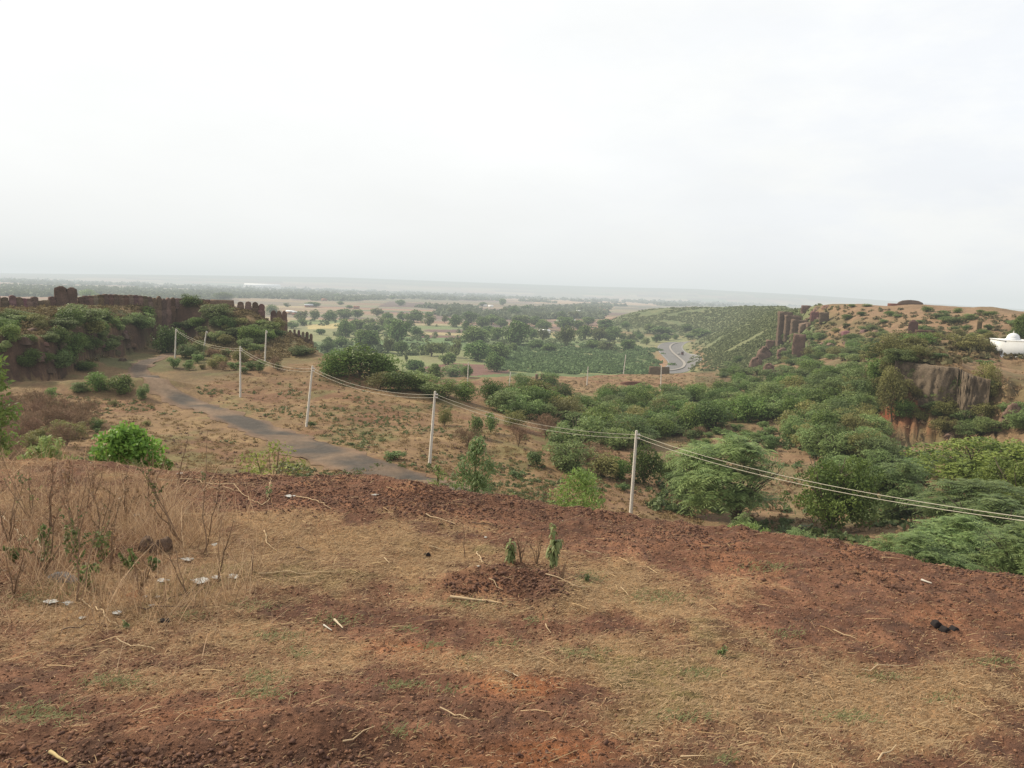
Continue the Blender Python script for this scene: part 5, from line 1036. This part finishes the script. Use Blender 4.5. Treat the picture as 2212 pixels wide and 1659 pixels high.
for i, (px, py, h_, lb) in enumerate([(150, 1215, 95, 'leafy green weed in the middle of the dry patch'), (225, 1215, 80, 'leafy green weed right of the middle one'), (30, 1215, 60, 'green weed low at the left edge'), (280, 1235, 60, 'green weed beside the stump'), (190, 1270, 60, 'green weed above the grey stone'), (95, 1190, 60, 'small green weed left of the middle one'), (330, 1235, 36, 'low green weed at the right of the stump')]):
    twig_plant('green_weed', lb, px, py, h_, 6, 400+i, leaves=230, lz=(.08, 1), leafcol=((.09, .14, .045), (.18, .24, .085)), cat='weed', branch=3, ll=.05, r0=.006, spread=.5)
# the two wilted saplings on the mound
def sapling(px, py, hpx, wpx, seed, lb, nl):
    rs = np.random.RandomState(seed); p, r = mesa_hit(px, py); k = r/math.hypot(FPX, px-W/2); h_, w_ = hpx*k, wpx*k; o = thing('wilted_sapling', lb, 'sapling', p); st = MB(); P = []
    for q in range(4):
        a = rs.uniform(0, 6.28); t = np.linspace(0, 1, 6)[:, None]; s = w_*.28*(q > 0); hh_ = h_*(1 if q == 0 else rs.uniform(.5, .8)); c = t*np.array([math.cos(a)*s, math.sin(a)*s, hh_])+rs.normal(size=(6, 3))*.006
        V, F = tube(c, .007*(1-.6*t[:, 0]), 5); st.add(V, F, (.15, .12, .07))
        m_ = nl//4; f = rs.uniform(.28, 1, m_); P.append(np.stack([np.interp(f, t[:, 0], c[:, i]) for i in range(3)], 1))
    link('stem', st.mesh('stem', M_twig, True), o); P = np.concatenate(P); n = len(P); lf = MB(); a = rs.uniform(0, 6.28, n); out = np.stack([np.cos(a), np.sin(a), 0*a], 1)
    L_ = .11*(.6+.7*rs.rand(n))[:, None]; d1 = unit(out+np.array([0, 0, .15])); d2 = unit(out*.45+np.array([0, 0, -1.])); s = np.stack([-np.sin(a), np.cos(a), 0*a], 1); w1 = L_*.17
    A = P; B = A+d1*L_*.35; C_ = B+d2*L_*.65; V = np.stack([A-s*.002, A+s*.002, B-s*w1, B+s*w1, C_-s*.002, C_+s*.002], 1).reshape(-1, 3); i0 = np.arange(n)*6
    t = rs.rand(n, 1); cc = np.array((.11, .15, .05))*(1-t)+np.array((.25, .29, .12))*t
    lf.add(V, np.concatenate([np.stack([i0, i0+1, i0+3, i0+2], 1), np.stack([i0+2, i0+3, i0+5, i0+4], 1)]), np.repeat(cc, 6, 0)); link('foliage', lf.mesh('foliage', M_leaf), o)
sapling(1190, 1232, 108, 52, 1, 'larger wilted sapling with drooping leaves on the mound', 190)
sapling(1104, 1215, 64, 28, 2, 'smaller wilted sapling left of the larger one', 80)
# plants rising from the slope behind the mesa rim
def slope_plant(seed, px, r, ytop, ybot, wpx, name, label, n, ll, lw, cA, cB, cat, ncl=26, rr=(.13, .22), droop=0., nst=6, shape=.5):
    rs = np.random.RandomState(seed); p = at(px, r, 1000); zt = r*ray(px, ytop)[1]-p[2]; zb = r*ray(px, ybot)[1]-p[2]; w_ = wpx*r/math.hypot(FPX, px-W/2); hh_ = zt-zb; cl = []
    for k in range(ncl):
        f = rs.rand(); rad = w_/2*(1-abs(2*f-.75)**2*.55)*math.sqrt(rs.rand())*.92; a = rs.uniform(0, 6.28); q = rs.uniform(*rr)*min(w_, hh_*1.2)
        cl.append((rad*math.cos(a), rad*math.sin(a), zb+hh_*f*.96-q*.45, q))
    cl.append((0, 0, zt-hh_*.12, rr[0]*min(w_, hh_)))
    mb = MB(); tb = MB(); V, F, c = clump_leaves(rs, cl, n, ll, lw, cA, cB, droop=droop, fill=.3); mb.add(V, F, c)
    for k in range(nst):
        q = cl[rs.randint(len(cl))]; t = np.linspace(0, 1, 6)[:, None]; P = t*np.array(q[:3])*np.array([1, 1, 1.]); P[:, :2] *= t**.6; P += rs.normal(size=P.shape)*.03
        V, F = tube(P, .022*(1-.75*t[:, 0]), 5); tb.add(V, F, (.15, .12, .07))
    o = thing(name, label, cat, p); link('crown', mb.mesh('crown', M_leaf_fresh), o); link('stem', tb.mesh('stem', M_bark, True), o)
slope_plant(1, 268, 19.5, 922, 1040, 190, 'bright_bush', 'bright green broad-leaved bush behind the left rim of the mesa', 4600, .115, .07, (.10, .20, .035), (.23, .37, .07), 'bush', 52)
slope_plant(2, 350, 18.0, 990, 1035, 60, 'bright_bush', 'dark green low offshoot right of the bright bush', 500, .11, .06, (.08, .15, .03), (.15, .24, .05), 'bush', 12)
slope_plant(3, 105, 20, 944, 1015, 120, 'fern_bush', 'pale yellow-green ferny bush left of the bright bush', 1300, .12, .035, (.18, .25, .08), (.30, .38, .14), 'bush', 22)
slope_plant(4, 590, 19, 955, 1045, 175, 'tall_weed', 'sparse yellow-green weed on the rim in front of the road', 520, .09, .05, (.18, .23, .06), (.28, .33, .09), 'weed', 26, (.12, .22), nst=24)
slope_plant(5, 1028, 19, 943, 1080, 76, 'young_tree', 'slender young tree with drooping leaves behind the mesa rim', 1700, .15, .035, (.10, .17, .06), (.22, .30, .13), 'tree', 26, (.2, .34), droop=.9)
slope_plant(6, 945, 18, 1003, 1070, 45, 'young_tree', 'small thin shoot left of the slender young tree', 260, .11, .03, (.13, .19, .06), (.22, .29, .1), 'sapling', 10, (.2, .34), droop=.4)
slope_plant(7, 1258, 19, 1013, 1120, 136, 'feathery_bush', 'light green feathery bush behind the rim left of the nearest pole', 2600, .12, .032, (.14, .23, .06), (.27, .39, .11), 'bush', 32)
slope_plant(8, -16, 34, 757, 960, 90, 'edge_tree', 'leafy tree cut by the left edge of the photo', 2000, .22, .09, (.10, .17, .04), (.21, .30, .08), 'tree', 24, (.24, .4))
slope_plant(9, 990, 17, 1045, 1080, 70, 'rim_weed', 'low weeds behind the outcrop left of the young tree', 160, .08, .03, (.13, .17, .06), (.2, .26, .09), 'weed', 10)
slope_plant(10, 1630, 17, 1130, 1180, 190, 'rim_weed', 'pale green weeds on the rim below the big acacia', 800, .11, .03, (.15, .23, .07), (.25, .34, .12), 'weed', 20)
slope_plant(11, 1110, 17, 1065, 1100, 60, 'rim_weed', 'thin weeds on the rim right of the young tree', 120, .08, .03, (.14, .18, .06), (.22, .28, .1), 'weed', 8)
# twigs, creepers, sticks, litter
def draped(name, label, cat, pix, r_, colr, seed, group=None, lift=.012, wob=.012):
    rs = np.random.RandomState(seed); P = []
    for (x, y) in pix: P.append(mesa_hit(x, y)[0])
    P = np.array(P); Q = []
    for a, b in zip(P[:-1], P[1:]):
        n = max(2, int(np.linalg.norm(b-a)/.07))
        Q += [a+(b-a)*i/n for i in range(n)]
    Q.append(P[-1]); Q = np.array(Q); Q[1:-1] += rs.normal(size=Q[1:-1].shape)*wob
    if name == 'stick': Q = P[0]+(P[-1]-P[0])*np.linspace(0, 1, len(Q))[:, None]+rs.normal(size=Q.shape)*.002; Q[:, 2] = max(gz(*P[0][:2]), gz(*P[-1][:2]), gz(*P[len(P)//2][:2]))+r_
    else:
      for q in Q: q[2] = max(gz(q[0], q[1])+lift+r_+abs(rs.normal())*lift*.8, q[2])
    t = np.linspace(0, 1, len(Q)); V, F = tube(Q, r_*(1-.6*t), 6); mb = MB(); mb.add(V-Q[0], F, colr); o = link(name, mb.mesh(name, M_twig, True), None, Q[0]); return tag(o, label, cat, group)
TAN = (.46, .34, .21); PALE = (.50, .41, .29); DK = (.13, .09, .065)
X5 = lambda x, y: (x*.3318, 887.5+y*.3318)
X6 = lambda x, y: (733.9+x*.3318, 887.5+y*.3318)
CRP = 'dry creepers and twigs lying on the mesa'
for i, (pix, r_, c, nm, lb) in enumerate([
    ([X5(1030, 455), X5(1180, 455), X5(1300, 465), X5(1420, 485), X5(1520, 490), X5(1560, 530), X5(1640, 590), X5(1700, 625)], .010, TAN, 'dry_creeper', 'longest tan creeper winding over the dark rim soil'), ([X5(1350, 520), X5(1450, 500), X5(1560, 535)], .008, TAN, 'dry_creeper', 'short creeper joining the longest one'),
    ([X5(1700, 625), X5(1745, 600), X5(1755, 520), X5(1760, 440)], .008, TAN, 'dry_creeper', 'creeper end bending up beside the small leafy weed'), ([X5(1930, 570), X5(2040, 590), X5(2110, 620), X5(2160, 650)], .010, TAN, 'dry_creeper', 'creeper right of the white scrap on the rim'), ([X5(1720, 790), X5(1730, 850), X5(1760, 900), X5(1790, 915)], .009, TAN, 'dry_twig', 'hooked twig on the straw below the rim'),
    ([X5(1090, 650), X5(1200, 670), X5(1380, 700)], .009, TAN, 'dry_twig', 'tan twig behind the stump'), ([X5(100, 740), X5(180, 725), X5(280, 710)], .008, PALE, 'dry_twig', 'pale forked twig in the weed patch'), ([X5(10, 700), X5(90, 760), X5(135, 840), X5(130, 890)], .009, PALE, 'dry_twig', 'pale bent twig at the left edge'),
    ([X5(520, 1240), X5(600, 1300), X5(740, 1400), X5(800, 1420)], .010, TAN, 'dry_twig', 'straight tan stem crossing the litter'), ([X5(400, 1440), X5(560, 1420), X5(720, 1410), X5(830, 1415)], .008, DK, 'dry_twig', 'dark stem lying below the litter'), ([X5(760, 1510), X5(870, 1540), X5(1010, 1580)], .009, TAN, 'dry_twig', 'tan stem in the lower left straw'),
    ([X5(900, 1295), X5(1100, 1300), X5(1360, 1290)], .009, DK, 'dry_twig', 'long dark twig right of the litter'), ([X5(1030, 1270), X5(1200, 1210), X5(1380, 1150)], .007, DK, 'dry_twig', 'thin twig rising to the right of the litter'), ([X5(640, 850), X5(560, 1000), X5(530, 1060)], .007, PALE, 'dry_twig', 'pale stem inside the weed patch'),
    ([X5(1680, 1075), X5(1850, 1060), X5(2212, 1065)], .008, TAN, 'dry_twig', 'long thin stem across the pale straw'), ([X5(240, 850), X5(265, 910), X5(240, 960)], .008, PALE, 'dry_twig', 'short curved pale twig at left'), ([X5(1930, 900), X5(2040, 940)], .010, DK, 'dry_twig', 'short dark twig on the straw'),
    ([X6(560, 680), X6(660, 720), X6(750, 750)], .012, TAN, 'dry_twig', 'thick tan stick at the foot of the outcrop'), ([X6(860, 740), X6(960, 745), X6(1020, 765)], .009, DK, 'dry_twig', 'dark stick right of the outcrop'), ([X6(580, 890), X6(640, 910), X6(710, 920)], .009, TAN, 'dry_twig', 'tan twig left of the mound'), ([X6(895, 925), X6(940, 1000)], .009, TAN, 'dry_twig', 'short stick leaning on the mound'),
    ([X6(970, 1110), X6(1060, 1175)], .008, TAN, 'dry_twig', 'stick on the face of the mound'), ([X6(1340, 1075), X6(1440, 1110), X6(1560, 1165), X6(1630, 1160)], .010, TAN, 'dry_twig', 'stick in front of the larger sapling'), ([X6(720, 1235), X6(860, 1250), X6(960, 1258), X6(1055, 1262)], .021, TAN, 'stick', 'thick straight tan stick lying in front of the mound'),
    ([X6(1340, 1410), X6(1375, 1460)], .008, TAN, 'dry_twig', 'pale curved twig in the middle of the straw'), ([X6(1600, 925), X6(1700, 940)], .010, TAN, 'dry_twig', 'tan twig on the red soil'), ([X6(290, 970), X6(325, 1005)], .010, TAN, 'dry_twig', 'short tan twig on the bright straw'), ([X6(1830, 1160), X6(1880, 1215)], .009, TAN, 'dry_twig', 'short twig right of the mound'),
    ([(1990, 1255), (2012, 1264)], .018, (.52, .48, .41), 'stick', 'white peeled stick on the red soil at right'), ([(699, 1352), (717, 1366)], .012, (.50, .47, .4), 'stick', 'thin white stick left of centre'), ([(722, 1341), (732, 1352), (741, 1364)], .016, PALE, 'stick', 'frayed pale stick next to the thin white one'),
    ([(108, 1632), (125, 1642), (146, 1652)], .017, (.46, .36, .18), 'stick', 'yellow forked stick in the lower left corner'), ([(1800, 1365), (1850, 1385)], .008, TAN, 'dry_twig', 'thin stem on the red soil at right'), ([(1895, 1650), (1935, 1620)], .009, TAN, 'dry_twig', 'stem near the bottom at right'), ([(1470, 1640), (1520, 1643)], .008, TAN, 'dry_twig', 'thin stem near the bottom centre'),
    ([(1090, 1455), (1110, 1460), (1120, 1466)], .008, PALE, 'dry_twig', 'pale twig near the orange soil'), ([(950, 1535), (985, 1548), (1012, 1560)], .008, TAN, 'dry_twig', 'thin twig on dark soil below centre'), ([(1860, 1455), (1925, 1445), (1965, 1440)], .008, TAN, 'dry_twig', 'stem on the straw at lower right'), ([(450, 1560), (530, 1562)], .007, DK, 'dry_twig', 'dark stem at lower left'),
    ([(740, 1610), (810, 1575)], .008, TAN, 'dry_twig', 'long stem in the bottom left of centre')]):
    draped(nm, lb, 'stick' if nm == 'stick' else 'twig' if nm == 'dry_twig' else 'creeper', pix, r_*.85, c, 500+i, CRP)
M_paper = tintmat('paper', [(20, .2)], .15, base=(.35, .34, .32), rough=.7)
for i, ((x, y), s, lb) in enumerate([(X5(1400, 878), 15, 'white scrap alone on the straw right of the stump'), (X5(1225, 970), 26, 'crumpled white bag below the stump'), (X5(1060, 1110), 24, 'pale plastic scrap at the left of the litter row'), (X5(1310, 1120), 40, 'long torn white strip in the litter row'), (X5(1410, 1090), 20, 'small crumpled paper above the torn strip'),
        (X5(1520, 1085), 26, 'crumpled paper at the right end of the litter row'), (X5(330, 1250), 26, 'folded grey-white scrap at far left'), (X5(440, 1257), 20, 'greenish scrap right of the folded one'), (X5(760, 1320), 20, 'bright white paper ball below the litter row'), (X5(950, 1212), 12, 'small bluish scrap, left of a pair'), (X5(1028, 1214), 12, 'small bluish scrap, right of a pair'),
        (X5(855, 1222), 12, 'little white crumb left of the bluish pair'), (X5(890, 680), 11, 'small white scrap behind the weeds'), (X5(1885, 560), 20, 'white torn scrap on the dark rim soil'), (X5(990, 1270), 12, 'thin white scrap below the bluish pair'), (X5(1170, 410), 13, 'white scrap on the rim beside the bright bush'), (X6(230, 550), 13, 'white cup-like scrap on the dark rim outcrop'),
        (X6(950, 825), 8, 'tiny white scrap on the bright straw'), (X6(905, 1013), 7, 'tiny white pebble-like scrap on the mound'), (X5(535, 1350), 14, 'pale crumpled scrap near the left bottom of the litter')]):
    rs = np.random.RandomState(700+i); p, r = mesa_hit(x, y); w_ = s*r/math.hypot(FPX, x-W/2); n = 6; V = []
    for a in range(n):
        for b in range(n):
            V.append(((a/(n-1)-.5)*w_, (b/(n-1)-.5)*w_*.8, 0))
    V = np.array(V); V[:, 2] = w_*.16*fbm(V[:, 0]/w_*3+i, V[:, 1]/w_*3, i, 3)+w_*.05*rs.rand(n*n); V[:, :2] += rs.normal(size=(n*n, 2))*w_*.07
    F = np.array([(a*n+b, (a+1)*n+b, (a+1)*n+b+1, a*n+b+1) for a in range(n-1) for b in range(n-1)])
    o = link('paper_scrap', mesh_np('paper_scrap', V, [F], M_paper), None, (p[0], p[1], p[2]+.004)); o.rotation_euler = (0, 0, rs.uniform(0, 6)); tag(o, lb, 'litter', 'litter on the mesa')
M_dark = tintmat('dark_matter', [(30, .5)], .4, base=(.022, .018, .018))
def lump(name, label, cat, x, y, wpx, hpx, mat, c=(.5, .5, .5), seed=1, n=3):
    rs = np.random.RandomState(seed); p, r = mesa_hit(x, y); k = r/math.hypot(FPX, x-W/2); mb = MB()
    for i in range(n):
        f = (i/(max(n-1, 1))-.5)*.7; put(mb, block(wpx*k/n*1.7, wpx*k*.45, hpx*k*rs.uniform(.8, 1.2), rs, .16, 5, .75, .8), (f*wpx*k, rs.normal()*.01, -.01), rs.uniform(-.4, .4), c)
    tag(link(name, mb.mesh(name, mat), None, p), label, cat)
lump('black_clod', 'black knobbly clod lying on the red soil at right', 'clod', 2042, 1358, 42, 10, M_dark, seed=4)
lump('black_clod', 'small black clod on the bright straw left of the mound', 'clod', 921, 1198, 12, 7, M_dark, seed=5, n=2)
lump('tree_stump', 'low brown rotten stump inside the weed patch', 'stump', 335, 1185, 62, 24, M_stone, (.13, .085, .06), seed=6, n=3)
lump('grey_stone', 'grey squarish stone under the weeds at left', 'stone', 152, 1258, 44, 26, M_stone, (.26, .24, .22), seed=7, n=1)
lump('bark_piece', 'curled reddish bark strip among the litter', 'bark', 298, 1287, 60, 7, M_stone, (.25, .12, .06), seed=8, n=3)
lump('black_rag', 'flat dark rag below the litter row', 'rag', 352, 1340, 48, 6, M_dark, seed=9, n=3)
